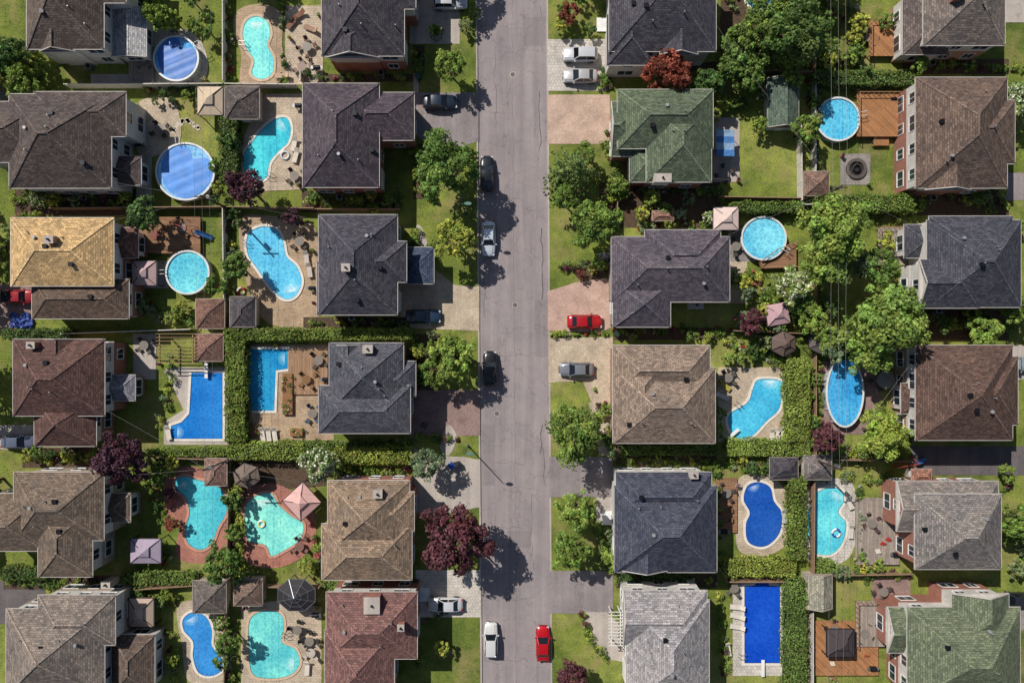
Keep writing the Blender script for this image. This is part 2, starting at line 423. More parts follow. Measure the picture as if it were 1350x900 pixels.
def deck(pts,mk,z):
    P=[W(x,y,z) for x,y in pts]; cx=sum(p[0] for p in P)/len(P);cy=sum(p[1] for p in P)/len(P)
    e=group('wooden_deck',(cx,cy,0)); mb=MB(); mb.prism(P,z-0.14,z,0)
    mb.build('deck_boards',e,[mats[mk]]); mp=MB()
    for x,y in P: x2=x+(cx-x)*0.05;y2=y+(cy-y)*0.05; mp.box(x2-.06,y2-.06,0,x2+.06,y2+.06,z-0.14)
    if z>.7:
        for i in range(len(P)):
            a,b=P[i],P[(i+1)%len(P)]
            if i%3==2: continue
            mp.beam((*a,z+.85),(*b,z+.85),.09,.05); k=max(1,int(math.dist(a,b)/.6))
            for j in range(k): f=j/k; mp.box(a[0]+(b[0]-a[0])*f-.025,a[1]+(b[1]-a[1])*f-.025,z,a[0]+(b[0]-a[0])*f+.025,a[1]+(b[1]-a[1])*f+.025,z+.83)
    mp.build('posts_and_railing',e,[WOOD])
deck(R(1130,124,1184,180),'orange',1.0); deck(R(1152,180,1172,192),'orange',0.6)
deck(R(1074,818,1158,890),'orange',0.5); deck(R(1128,792,1196,852),'greyw',0.75)
deck(R(944,630,972,702),'wood',0.35); deck(R(1128,656,1186,744),'greyw',0.5)
deck(R(1146,28,1192,74),'orange',0.9); deck([(1000,346),(1022,330),(1050,318),(1050,352),(1004,354)],'wood',0.8)
deck(R(176,286,264,334),'wood',0.7); deck(R(380,462,432,520),'woodv',0.3)
deck(R(1158,300,1205,350),'greyw',0.8); deck(R(170,40,202,110),'greyw',0.6)
# ------------------------------------------------------------ houses
def wing_roof(mr,mt,mc,mw,x0,y0,x1,y1,z,pitch,ori,ends,mi):
    if ori=='y': T=lambda s,t,zz:(t,s,zz); s0,s1,t0,t1=y0,y1,x0,x1
    else: T=lambda s,t,zz:(s,t,zz); s0,s1,t0,t1=x0,x1,y0,y1
    run=(t1-t0)/2; rise=run*pitch; tc=(t0+t1)/2
    a=s0+(run if ends[0]=='h' else 0); b=s1-(run if ends[1]=='h' else 0)
    if a>b: a=b=(a+b)/2
    zr=z+rise; A=T(a,tc,zr);Bp=T(b,tc,zr)
    c00,c10,c11,c01=T(s0,t0,z),T(s1,t0,z),T(s1,t1,z),T(s0,t1,z)
    def face(pts,edge):
        e0=Vector(pts[0]);e1=Vector(pts[1]);d=(e1-e0).normalized()
        uv=[]
        for p in pts:
            q=Vector(p)-e0; u=q.dot(d); v=(q-d*u).length; uv.append((u+e0.x*1.3,v+e0.y*0.7))
        mr.poly(pts,uv,mi)
    face([c00,c10,Bp,A] if a<b-1e-6 else [c00,c10,A],0)
    face([c11,c01,A,Bp] if a<b-1e-6 else [c11,c01,A],0)
    if ends[0]=='h': face([c01,c00,A],0); mc.beam(c00,A,0.24,0.05,mi); mc.beam(c01,A,0.24,0.05,mi)
    else:
        i=0.42; mw.poly([T(s0+i,t0+.1,z),T(s0+i,t1-.1,z),T(s0+i,tc,zr-.05)],m=0); mt.beam(c00,A,0.09,0.16);mt.beam(c01,A,0.09,0.16)
    if ends[1]=='h': face([c10,c11,Bp],0); mc.beam(c10,Bp,0.24,0.05,mi); mc.beam(c11,Bp,0.24,0.05,mi)
    else:
        i=0.42; mw.poly([T(s1-i,t0+.1,z),T(s1-i,t1-.1,z),T(s1-i,tc,zr-.05)],m=0); mt.beam(c10,Bp,0.09,0.16);mt.beam(c11,Bp,0.09,0.16)
    if a<b-1e-6: mc.beam(A,Bp,0.28,0.06,mi)
    g=0.06
    mt.box(x0-g,y0-g,z-.14,x1+g,y0,z+.0); mt.box(x0-g,y1,z-.14,x1+g,y1+g,z+.0)
    mt.box(x0-g,y0,z-.14,x0,y1,z); mt.box(x1,y0,z-.14,x1+g,y1,z)
    mt.poly([(x0,y0,z-.12),(x1,y0,z-.12),(x1,y1,z-.12),(x0,y1,z-.12)])
def roof_h(ws,x,y):
    best=0
    for (x0,y0,x1,y1,z,p,ori,ends,_) in ws:
        if x0<=x<=x1 and y0<=y<=y1:
            if ori=='x': d=[y-y0,y1-y]; d+= [x-x0] if ends[0]=='h' else []; d+= [x1-x] if ends[1]=='h' else []
            else: d=[x-x0,x1-x]; d+= [y-y0] if ends[0]=='h' else []; d+= [y1-y] if ends[1]=='h' else []
            best=max(best,z+p*min(d))
    return best
HN={'brick':(150,84,66),'siding':(204,200,194),'stone':(164,148,132),'cream':(190,176,150),'grey':(120,120,122),'tanb':(168,130,104)}
rv=random.Random(77)
def house(name,roofc,upper,lower,wings,vents=(),chim=(),front='E',sky=(),trimc=(184,178,172)):
    ws=[];colors=[roofc]
    for i,w in enumerate(wings):
        px0,py0,px1,py1,ori,ends,z,p=w[:8]; p=p*1.13
        if len(w)>8 and w[8] not in colors: colors.append(w[8])
        mi=colors.index(w[8]) if len(w)>8 else 0
        z=z+i*0.017; a=W(px0,py1,z);b=W(px1,py0,z); ws.append((a[0],a[1],b[0],b[1],z,p,ori,ends,mi))
    cx=(ws[0][0]+ws[0][2])/2;cy=(ws[0][1]+ws[0][3])/2; e=group(name,(cx,cy,0))
    mr,mt,mc,mw,ml,mg,mf=MB(),MB(),MB(),MB(),MB(),MB(),MB()
    ins=0.45
    for k,(x0,y0,x1,y1,z,p,ori,ends,mi) in enumerate(ws):
        wing_roof(mr,mt,mc,mw,x0,y0,x1,y1,z,p,ori,ends,mi)
        X0,Y0,X1,Y1=x0+ins+k*.006,y0+ins+k*.006,x1-ins-k*.006,y1-ins-k*.006
        lo=2.9 if z>4 else 0.8
        ml.box(X0-.03,Y0-.03,0,X1+.03,Y1+.03,lo); mw.box(X0,Y0,lo,X1,Y1,z-.115)
        floors=[1.55,4.35] if z>5 else ([1.55] if z<4.2 else [1.55,3.9])
        for side in 'NSEW':
            L=(X1-X0) if side in 'NS' else (Y1-Y0); n=max(1,int(L/2.7))
            for fi,zc in enumerate(floors):
                for q in range(n):
                    s=(q+0.5)/n*L; wd=0.62 if (q*7+k*3+fi)%3 else 0.95; hh=0.68
                    nx,ny={'N':(0,1),'S':(0,-1),'E':(1,0),'W':(-1,0)}[side]
                    off=0.03 if zc<lo else 0.0
                    if side=='N': c=(X0+s,Y1+off)
                    elif side=='S': c=(X0+s,Y0-off)
                    elif side=='E': c=(X1+off,Y0+s)
                    else: c=(X0-off,Y0+s)
                    tx,ty=abs(ny),abs(nx)
                    pr=(c[0]+nx*.4,c[1]+ny*.4)
                    if any(j!=k and w2[0]+ins-.7<pr[0]<w2[2]-ins+.7 and w2[1]+ins-.7<pr[1]<w2[3]-ins+.7 and w2[4]>zc-.5 for j,w2 in enumerate(ws)): continue
                    isdoor=(side==front and fi==0 and q==n//2 and k==0)
                    isgar=(side==front and fi==0 and q==0 and k==0 and L>6)
                    def bar(u0,u1,z0,z1,d0,d1,M):
                        ax=c[0]+tx*u0+nx*d0; bx=c[0]+tx*u1+nx*d1; ay=c[1]+ty*u0+ny*d0; by=c[1]+ty*u1+ny*d1
                        M.box(ax,ay,z0,bx,by,z1)
                    if isdoor:
                        bar(-.6,.6,0.25,2.5,0,.05,mf); bar(-.45,.45,.3,2.35,.05,.08,mg); bar(-.9,.9,0,.24,0,1.3,mf); continue
                    if isgar:
                        bar(-1.3,1.3,0.02,2.3,0,.05,mf)
                        for r in range(4): bar(-1.2,1.2,.1+r*.55,.58+r*.55,.05,.065,mf)
                        continue
                    bar(-wd,wd,zc-hh,zc+hh,0,.03,mg)
                    bar(-wd-.08,-wd,zc-hh-.08,zc+hh+.08,0,.07,mf); bar(wd,wd+.08,zc-hh-.08,zc+hh+.08,0,.07,mf)
                    bar(-wd,wd,zc+hh,zc+hh+.08,0,.07,mf); bar(-wd,wd,zc-hh-.08,zc-hh,0,.12,mf); bar(-.03,.03,zc-hh,zc+hh,.03,.055,mf)
    rm=[m_roof(c) for c in colors]; cm=[m_roof(tuple(int(min(255,x*1.1+5)) for x in c)) for c in colors]
    mr.build('roof',e,rm); mc.build('ridge_caps',e,cm); mt.build('gutters_and_soffits',e,[m_plain('gutter_metal',trimc,0.5)])
    def wm(k): return m_brick('brick_wall',HN[k],0.24,0.08,0.01,0.2,False,(150,140,130)) if k in('brick','tanb','stone') else m_brick('siding_boards',HN[k],4,0.14,0.01,0.04)
    mw.build('upper_walls',e,[wm(upper)]); ml.build('ground_floor_walls',e,[wm(lower)])
    mg.build('window_panes',e,[GLASS]); mf.build('window_frames_and_doors',e,[WHITE])
    mv=MB()
    def vent(x,y,kind):
        h=roof_h(ws,x,y)
        if h<=5: return
        if kind==1: mv.tube((x,y,h-.3),(x,y,h+.5),.075,.075,8,1)
        elif kind==2: mv.tube((x,y,h-.3),(x,y,h+.3),.16,.16,10,1); mv.tube((x,y,h+.3),(x,y,h+.42),.24,.2,10,1)
        else: mv.box(x-.2,y-.2,h-.3,x+.2,y+.2,h+.28); mv.box(x-.27,y-.27,h+.28,x+.27,y+.27,h+.34)
    for v in vents: vent(*W(v[0],v[1],7.4),1 if len(v)>2 else 0)
    w0=ws[0]
    for q in range(3): vent(w0[0]+(w0[2]-w0[0])*rv.uniform(.2,.8),w0[1]+(w0[3]-w0[1])*rv.uniform(.2,.8),1+q%2)
    mv.build('roof_vents',e,[DARKM,m_plain('galvanised_vent',(150,150,150),.5,.3)])
    mh=MB()
    for (px,py,sx,sy,kk) in chim:
        x,y=W(px,py,8); h=max(roof_h(ws,x,y),3)
        mh.box(x-sx/2,y-sy/2,h-1.2,x+sx/2,y+sy/2,h+1.0,0); mh.box(x-sx/2-.08,y-sy/2-.08,h+1.0,x+sx/2+.08,y+sy/2+.08,h+1.12,1)
        mh.tube((x,y,h+1.1),(x,y,h+1.45),.14,.12,10,2)
    if chim: mh.build('chimney',e,[m_brick('brick_wall',HN[chim[0][4]],0.24,0.08,0.01,0.2,False,(150,140,130)),CONC,DARKM])
    ax,ay=(w0[0]+w0[2])/2+random.uniform(-2,2),w0[1]-.15
    ac=MB(); ac.box(ax-.4,ay-.4,.05,ax+.4,ay+.3,.85); ac.tube((ax,ay-.05,.85),(ax,ay-.05,.9),.3,.3,14,1); ac.build('air_conditioner',e,[GREYM,DARKM])
    return e
E=5.8
house('siding_house',(91,82,77),'siding','siding',[(35,-50,137,65,'x','hh',E,.55),(100,-70,166,4,'x','hh',E,.5),(52,-20,100,68,'y','gh',E-.2,.55),(147,10,193,75,'y','gg',3.0,.16,(154,154,156))],vents=[(60,18),(110,30,1)],front='W')
house('siding_house',(84,76,74),'siding','siding',[(12,124,147,248,'x','hh',E,.55),(-40,134,60,214,'x','hh',E,.5),(45,121,166,180,'x','hh',E,.42),(120,206,186,244,'x','hh',3.3,.4)],vents=[(70,150),(110,215),(40,200,1)],front='W')
house('brick_house',(178,150,110),'siding','brick',[(14,287,150,377,'x','hh',E,.42),(42,368,170,420,'x','hh',4.6,.45,(95,81,72)),(130,300,182,340,'x','hh',3.2,.4,(112,84,76))],vents=[(62,325),(92,348),(110,390),(80,312,1)],chim=[(66,316,1.0,.8,'tanb')],front='W')
house('siding_house',(89,69,65),'siding','brick',[(17,447,138,548,'x','hh',E,.52),(45,525,127,588,'y','hh',4.8,.5),(112,494,178,528,'x','hh',3.3,.4,(126,124,132)),(60,447,100,490,'y','hg',E-.1,.55)],vents=[(62,478),(48,512,1)],chim=[(35,455,.9,.7,'brick')],front='W')
house('siding_house',(107,95,85),'siding','stone',[(18,622,137,712,'x','hh',E,.52),(50,668,122,760,'y','hh',E,.5),(-30,650,60,726,'x','hh',5.4,.5),(112,650,172,688,'x','hh',3.3,.4)],vents=[(75,660),(78,700),(30,668,1)],front='W')
house('siding_house',(120,111,105),'siding','stone',[(8,802,138,915,'y','hh',E,.52),(50,784,152,850,'x','hh',E,.45),(147,836,204,912,'y','hh',3.6,.5,(95,83,76))],vents=[(95,790),(60,850)],chim=[(115,785,1,.8,'stone')],front='W')
house('siding_house',(74,71,77),'siding','brick',[(424,-48,533,74,'y','hh',E,.55),(470,-60,548,12,'x','hh',E,.5),(430,20,500,76,'y','gh',E-.1,.5)],vents=[(520,30,1),(455,40)])
house('brick_house',(79,72,79),'brick','brick',[(399,110,500,247,'y','hh',E,.55),(455,122,546,185,'x','hh',5.3,.5)],vents=[(420,205,1),(468,150),(488,195)])
house('brick_house',(72,71,79),'brick','stone',[(420,283,524,415,'y','hh',E,.52),(440,318,536,372,'x','hh',E,.5),(418,345,470,415,'y','hh',E-.15,.5),(526,326,572,374,'x','hh',3.2,.3,(66,76,96))],vents=[(432,325,1),(500,352),(470,395)],chim=[(459,354,.9,.8,'stone')])
house('siding_house',(79,80,88),'siding','brick',[(434,452,532,540,'y','hh',E,.52),(420,508,541,571,'x','hh',E,.5),(480,476,548,522,'x','hh',5.2,.5),(440,455,480,510,'y','gg',5.6,.55)],vents=[(445,480),(500,512,1)],chim=[(483,460,1.1,.9,'siding')])
house('brick_house',(130,113,98),'tanb','brick',[(432,633,540,725,'y','hh',E,.5),(424,690,543,764,'x','hh',E,.5),(460,648,546,700,'x','hh',E,.45)],vents=[(455,690),(520,720,1)],chim=[(497,652,1.0,.9,'stone')])
house('brick_house',(114,86,83),'siding','brick',[(430,780,550,868,'x','hh',E,.5),(428,830,520,925,'y','hh',E,.5)],vents=[(450,800,1)],chim=[(489,800,1.8,1.9,'brick'),(528,828,.7,.7,'brick')])
house('siding_house',(71,70,77),'siding','siding',[(803,-55,944,68,'x','hh',E,.5),(800,20,860,86,'y','hh',5.2,.55),(870,10,920,72,'y','gh',E-.1,.5)],vents=[(850,12),(900,20,1),(835,5)],front='W')
house('brick_house',(86,97,80),'siding','brick',[(814,118,940,196,'x','hh',E,.52),(852,140,938,240,'y','hh',E,.5),(806,134,850,206,'x','gh',4.8,.5),(830,190,870,240,'x','hh',4.6,.4)],vents=[(902,148,1),(860,165)],chim=[(876,232,2.0,.9,'siding')],front='W')
house('siding_house',(85,80,88),'siding','stone',[(806,312,962,398,'x','hh',E,.52),(808,372,884,431,'y','hh',E,.5),(850,303,950,372,'x','hh',E,.48)],vents=[(880,340),(930,352,1)],chim=[(930,400,1.5,.8,'siding')],front='W')
house('brick_house',(128,113,102),'siding','tanb',[(808,484,943,584,'x','hh',E,.52),(808,455,936,520,'x','hh',E,.5),(808,470,882,570,'y','hh',5.7,.5)],vents=[(848,455,1),(905,500),(830,560)],front='W')
house('siding_house',(68,71,84),'siding','siding',[(810,640,945,754,'x','hh',E,.55),(812,622,938,680,'x','hh',E,.5),(820,650,880,752,'y','gh',E,.5),(884,690,945,754,'y','hh',E-.1,.5)],vents=[(845,655),(920,660,1)],chim=[(918,628,.9,.8,'siding')],front='W')
house('siding_house',(142,139,141),'siding','siding',[(826,790,935,925,'y','hh',E,.5),(822,778,932,850,'x','gh',E,.45)],vents=[(895,800,1),(875,840)],front='W')
house('brick_house',(109,101,97),'siding','tanb',[(1217,-55,1325,60,'y','hh',E,.5),(1190,-10,1250,72,'y','hh',3.8,.5,(95,86,84))],vents=[(1300,15,1)],chim=[(1262,-4,1.0,.8,'brick')],front='E')
house('brick_house',(98,84,77),'siding','brick',[(1207,102,1328,248,'y','hh',E,.52),(1245,132,1338,216,'x','hh',E,.48),(1220,190,1280,250,'y','gh',E-.1,.5)],vents=[(1242,160),(1300,120,1)],front='E')
house('siding_house',(69,70,79),'siding','siding',[(1222,290,1346,405,'x','hh',E,.52),(1212,342,1290,406,'x','gh',E,.5),(1225,285,1335,350,'x','hh',E,.45),(1192,296,1240,340,'x','hh',3.3,.4)],vents=[(1285,350),(1310,330,1)],front='E')
house('brick_house',(89,72,66),'siding','tanb',[(1207,455,1335,580,'y','hh',E,.5),(1255,470,1342,560,'x','hh',E,.48),(1188,505,1240,545,'x','hh',3.3,.4)],vents=[(1270,520),(1282,540)],front='E')
house('brick_house',(116,111,109),'brick','brick',[(1206,651,1320,750,'x','hh',E,.52),(1182,634,1316,700,'x','gh',4.6,.42,(123,116,112))],vents=[(1225,700),(1260,730)],front='E')
house('brick_house',(98,106,87),'siding','brick',[(1196,800,1345,925,'x','hh',E,.52),(1255,782,1330,850,'y','hg',E,.5),(1170,800,1240,860,'x','gh',4.2,.45)],vents=[(1245,850),(1305,880,1)],front='E')
# ------------------------------------------------------------ pools
COP={'l':m_plain('pool_coping_light',(208,200,188),0.7),'b':m_plain('pool_coping_tan',(190,164,138),0.7),'r':m_plain('pool_coping_brick',(182,132,112),0.7)}
def ladder(mb,x,y,ang,z):
    c,s=math.cos(ang),math.sin(ang)
    for o in (-.25,.25):
        a=(x-s*o,y+c*o); b=(a[0]+c*.8,a[1]+s*.8)
        mb.tube((a[0],a[1],z),(a[0],a[1],z+.75),.035,.035,6); mb.tube((a[0],a[1],z+.75),(b[0],b[1],z+.7),.035,.035,6); mb.tube((b[0],b[1],z+.7),(b[0],b[1],z-.02),.035,.035,6)
def pool(pts,wc,cop='l',smooth=True,lad=None,step=None,board=None,slide=None):
    P=[W(x,y) for x,y in pts]
    if smooth: P=catmull(P,7)
    P,O=offset(P,0.32); _,I=offset(P,-0.06)
    cx=sum(p[0] for p in P)/len(P);cy=sum(p[1] for p in P)/len(P)
    e=group('swimming_pool',(cx,cy,0))
    mb=MB(); mb.ring(P,O,0,0.135,0); mb.build('coping',e,[COP[cop]])
    mb=MB(); mb.ring(I,P,0,0.128,0); mb.build('pool_wall_liner',e,[m_plain('vinyl_liner',tuple(int(x*0.72) for x in wc),0.3)])
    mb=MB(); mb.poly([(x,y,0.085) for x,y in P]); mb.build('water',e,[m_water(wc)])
    mb=MB()
    if lad: x,y=W(*lad[:2]); ladder(mb,x,y,math.radians(lad[2]),0.13)
    mb.build('ladder',e,[GREYM])
    if step:
        mb=MB(); x,y=W(*step[:2]); a0=math.radians(step[2]); r=step[3]*.8
        for i in range(3):
            rr=r*(1-i*0.3); pp=[(x+rr*math.cos(a0+t*math.pi/10-math.pi/2),y+rr*math.sin(a0+t*math.pi/10-math.pi/2)) for t in range(11)]
            mb.prism(pp,0.06,0.09+i*0.012,m=i)
        sm=[m_water(tuple(int(v+(230-v)*k) for v in wc),.4) for k in (.22,.4,.58)]
        mb.build('entry_steps',e,sm)
    if board:
        x,y=W(*board[:2]); a=math.radians(board[2]); mb=MB(); mb.obox(x,y,.5,2.2,.42,.07,a); mb.obox(x-math.cos(a)*.7,y-math.sin(a)*.7,.1,.4,.4,.4,a)
        mb.build('diving_board',e,[WHITE])
    return e
pool([(325,28),(338,22),(352,28),(357,45),(353,60),(361,78),(359,98),(345,105),(332,98),(335,80),(325,65),(320,45)],(120,212,210),'b',lad=(326,60,180),step=(338,30,270,1.2))
pool([(362,158),(378,156),(384,170),(380,188),(368,200),(356,215),(352,234),(337,238),(323,227),(322,205),(332,188),(345,172)],(66,188,206),'l',lad=(352,232,0),step=(374,163,210,1.4))
pool([(327,310),(345,299),(365,303),(374,320),(378,338),(392,352),(398,372),(390,390),(375,394),(358,380),(340,355),(327,335)],(94,184,220),'l',step=(385,385,100,1.4),lad=(330,320,180))
pool([(253,491),(294,491),(294,578),(226,578),(226,561),(240,556),(250,545)],(34,116,194),'l',False,step=(234,570,0,1.1),board=(274,487,270))
pool([(327,460),(380,460),(380,486),(364,488),(362,541),(327,541)],(40,140,190),'l',False,step=(376,473,180,1.2))
pool([(232,632),(245,627),(262,632),(285,638),(298,655),(299,675),(288,695),(280,715),(265,724),(248,715),(245,695),(250,675),(245,655),(233,645)],(76,180,194),'r',lad=(297,690,0),step=(240,637,300,1.0))
pool([(325,665),(340,652),(358,650),(368,665),(385,680),(400,690),(396,710),(375,725),(358,732),(350,718),(328,712),(323,690)],(122,210,200),'r',step=(347,658,270,1.5),lad=(396,705,0))
pool([(242,815),(255,806),(272,812),(280,830),(280,850),(292,865),(293,882),(278,890),(262,885),(255,865),(255,845),(243,830)],(50,130,200),'l',step=(252,814,300,1.2),lad=(290,865,20))
pool([(330,815),(350,804),(370,808),(375,825),(372,845),(390,855),(395,875),(380,890),(350,893),(332,885),(328,850)],(104,198,196),'b',step=(388,874,180,1.5),lad=(374,835,0))
pool([(1000,500),(1029,502),(1030,520),(1026,540),(1010,555),(990,575),(970,577),(960,560),(962,545),(985,530),(992,512)],(68,172,210),'l',step=(1015,501,270,1.5),lad=(975,536,140),board=(964,572,40))
pool([(985,640),(1000,635),(1015,642),(1020,660),(1030,675),(1028,700),(1015,716),(1000,720),(985,712),(983,690),(988,675),(980,658)],(32,82,164),'l',step=(993,640,290,1.0),lad=(1028,690,0))
pool([(1070,655),(1088,643),(1108,645),(1112,660),(1105,675),(1115,690),(1110,715),(1095,730),(1075,728),(1065,710),(1064,680)],(94,198,210),'l',step=(1104,650,240,1.5))
pool([(981,772),(994,771),(997,766),(1011,766),(1014,771),(1028,772),(1028,873),(981,873)],(22,74,182),'l',False,lad=(981,862,180),board=(1004,878,90))
pool([(985,-4),(1000,-14),(1016,-6),(1012,8),(998,12),(986,6)],(44,138,190),'l')
RIM=m_plain('pool_rim_resin',(202,202,200),0.4); PW=m_plain('pool_steel_wall',(170,174,178),0.4)
def rpool(px,py,rx_,ry_,wc,lad=0,cover=False):
    h=1.25; cx,cy=W(px,py,h); a=rx_*S*(CAMH-h)/CAMH; b=ry_*S*(CAMH-h)/CAMH; e=group('above_ground_pool',(cx,cy,0)); n=48
    el=lambda k:[(cx+(a+k)*math.cos(2*math.pi*i/n),cy+(b+k)*math.sin(2*math.pi*i/n)) for i in range(n)]
    mb=MB(); mb.ring(el(-.03),el(0.02),0,h-.03); mb.build('pool_wall',e,[PW])
    mb=MB(); mb.ring(el(-.1),el(.14),h-.04,h+.02)
    for i in range(0,n,4): x,y=el(.06)[i]; mb.obox(x,y,0,.1,.12,h-.04,2*math.pi*i/n)
    mb.build('rim_and_uprights',e,[RIM])
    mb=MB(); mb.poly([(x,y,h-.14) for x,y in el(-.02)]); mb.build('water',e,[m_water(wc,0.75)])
    mb=MB(); t=math.radians(lad); ladder(mb,cx+a*math.cos(t),cy+b*math.sin(t),t,h-.1); mb.build('ladder',e,[WHITE])
    if cover:
        mb=MB(); nr=16; ns=56
        edge=[.93+.025*math.sin(j*.5+px)-(.4*math.exp(-((j-9)/3.0)**2))-.12*math.exp(-((j-30)/4.0)**2) for j in range(ns)]
        def pt(i,j):
            j%=ns; r=edge[j]*i/nr; t=2*math.pi*j/ns; X=r*math.cos(t);Y=r*math.sin(t)
            z=h-.105+.012*math.sin(9*X+5*Y+px)+.012*math.sin(14*Y-6*X)+.018*max(0,math.sin(3*X-7*Y+1))**6
            return (cx+a*X,cy+b*Y,z)
        for i in range(nr):
            for j in range(ns):
                if i==0: mb.poly([pt(0,0),pt(1,j),pt(1,j+1)])
                else: mb.poly([pt(i,j),pt(i+1,j),pt(i+1,j+1),pt(i,j+1)])
        mb.build('solar_blanket',e,[m_plain('solar_blanket',cover,0.45,0,0.22,.8,.35)],True)
rpool(232,77,29,29,(90,160,214),30,(46,104,178)); rpool(244,226,38,37,(130,184,222),100,(72,132,206)); rpool(247,359,28,28,(98,190,208),180)
rpool(1105,157,28,28,(86,180,214),10); rpool(1007,314,29,28,(98,184,212),330); rpool(1114,517,24,45,(60,150,204),60)
# ------------------------------------------------------------ foliage
def leafmesh(name,C,Nn,sz,colr):
    n=len(C); Nn=Nn/(np.linalg.norm(Nn,axis=1,keepdims=True)+1e-9)
    r=RNG.normal(size=(n,3)); t=np.cross(Nn,r); t/= (np.linalg.norm(t,axis=1,keepdims=True)+1e-9); b=np.cross(Nn,t)
    s=sz[:,None]; asp=RNG.uniform(0.5,0.85,(n,1))
    V=np.empty((n,4,3)); V[:,0]=C+t*s; V[:,1]=C+b*s*asp; V[:,2]=C-t*s; V[:,3]=C-b*s*asp
    me=bpy.data.meshes.new(name); me.vertices.add(n*4); me.vertices.foreach_set('co',V.astype(np.float32).ravel())
    me.loops.add(n*4); me.loops.foreach_set('vertex_index',np.arange(n*4,dtype=np.int32))
    me.polygons.add(n); me.polygons.foreach_set('loop_start',np.arange(0,n*4,4,dtype=np.int32))
    try: me.polygons.foreach_set('loop_total',np.full(n,4,dtype=np.int32))
    except Exception: pass
    me.update(calc_edges=True)
    at=me.attributes.new('leafcol','FLOAT_COLOR','FACE'); cc=np.ones((n,4),np.float32); cc[:,:3]=np.clip(colr,0,1); at.data.foreach_set('color',cc.ravel())
    me.materials.append(LEAF); return me
PAL={'g':(118,142,66),'lg':(144,164,76),'dg':(90,116,60),'yg':(166,174,80),'gg':(128,144,102),'pu':(96,60,70),'re':(140,78,62),'wf':(120,144,80),'sp':(118,140,80)}
def clusters(cc,cr,n,base,ls,flower=0):
    k=len(cc); idx=np.repeat(np.arange(k),n); d=RNG.normal(size=(k*n,3)); d/=np.linalg.norm(d,axis=1,keepdims=True)
    d[:,2]=np.where(d[:,2]<-0.25,-d[:,2],d[:,2])
    P=cc[idx]+d*cr[idx][:,None]*RNG.uniform(.6,1.08,(k*n,1))
    nn=d+RNG.normal(scale=.45,size=d.shape); tint=RNG.uniform(.55,1.3,k)[idx]*RNG.uniform(.65,1.4,k*n)
    hue=RNG.uniform(-1,1,k)[idx]*0.14
    c=np.array(base)[None,:]*tint[:,None]; c[:,0]*=1+hue; 
    if flower:
        m=RNG.random(k*n)<flower; c[m]=np.array((.75,.76,.66))
    return P,nn,RNG.uniform(.7,1.3,k*n)*ls,c
CACHE={}
def crown(kind,colr,size,var):
    key=(kind,colr,size,var)
    if key in CACHE: return CACHE[key]
    base=lin(PAL[colr]); Rr={'L':4.2,'M':2.6,'S':1.3}[size]; nC={'L':110,'M':68,'S':32}[size]; nL={'L':60,'M':46,'S':34}[size]; ls={'L':.2,'M':.17,'S':.125}[size]
    if kind=='c':
        cc=[];cr=[]
        for t in range(9):
            f=t/8; rad=Rr*(1-f*.92); z=-Rr*.9+f*Rr*2.1; nb=max(3,int(13*(1-f*.7)))
            for b in range(nb):
                a=2*math.pi*(b+RNG.random()*.6)/nb+t*.4
                L=rad*RNG.uniform(.75,1.12)
                for s in np.linspace(.25,1,max(2,int(L/.5))):
                    cc.append((L*s*math.cos(a),L*s*math.sin(a),z-s*L*.25)); cr.append(Rr*.11*(1.25-s*.6))
        P,n_,s_,c_=clusters(np.array(cc),np.array(cr),16,base,ls*.8)
    else:
        d=RNG.normal(size=(nC,3)); d/=np.linalg.norm(d,axis=1,keepdims=True); d[:,2]=np.where(d[:,2]<-.45,-d[:,2],d[:,2])
        lob=1+.14*np.sin(3*np.arctan2(d[:,1],d[:,0])+var*2.1)+.1*np.sin(5*np.arctan2(d[:,1],d[:,0])+var)
        rad=Rr*lob*RNG.uniform(.35,.95,nC)**.55*.9
        cc=d*rad[:,None]*np.array((1,1,.82)); cr=Rr*RNG.uniform(.1,.23,nC)
        P,n_,s_,c_=clusters(cc,cr,nL,base,ls,0.28 if colr=='wf' else 0)
    me=leafmesh('crown_leaves',P,n_,s_,c_); CACHE[key]=(me,Rr); return CACHE[key]
def trunkmesh(Rr,hc):
    mb=MB(); mb.tube((0,0,0),(0.05,0,hc*.55),.07*Rr,.05*Rr,8)
    for i in range(6):
        a=i*1.05+RNG.random(); l=Rr*RNG.uniform(.5,.75); mb.tube((0.05,0,hc*RNG.uniform(.35,.55)),(math.cos(a)*l,math.sin(a)*l,hc+Rr*RNG.uniform(-.1,.3)),.03*Rr,.012*Rr,6)
    mb.tube((0.05,0,hc*.55),(0,0,hc+Rr*.4),.05*Rr,.015*Rr,6); return mb
TN={'g':'deciduous_tree','lg':'maple_tree','dg':'dense_green_tree','yg':'young_maple_tree','gg':'grey_leaved_tree','pu':'purple_leaf_tree','re':'red_leaf_tree','wf':'white_flowering_tree','sp':'spruce_tree'}
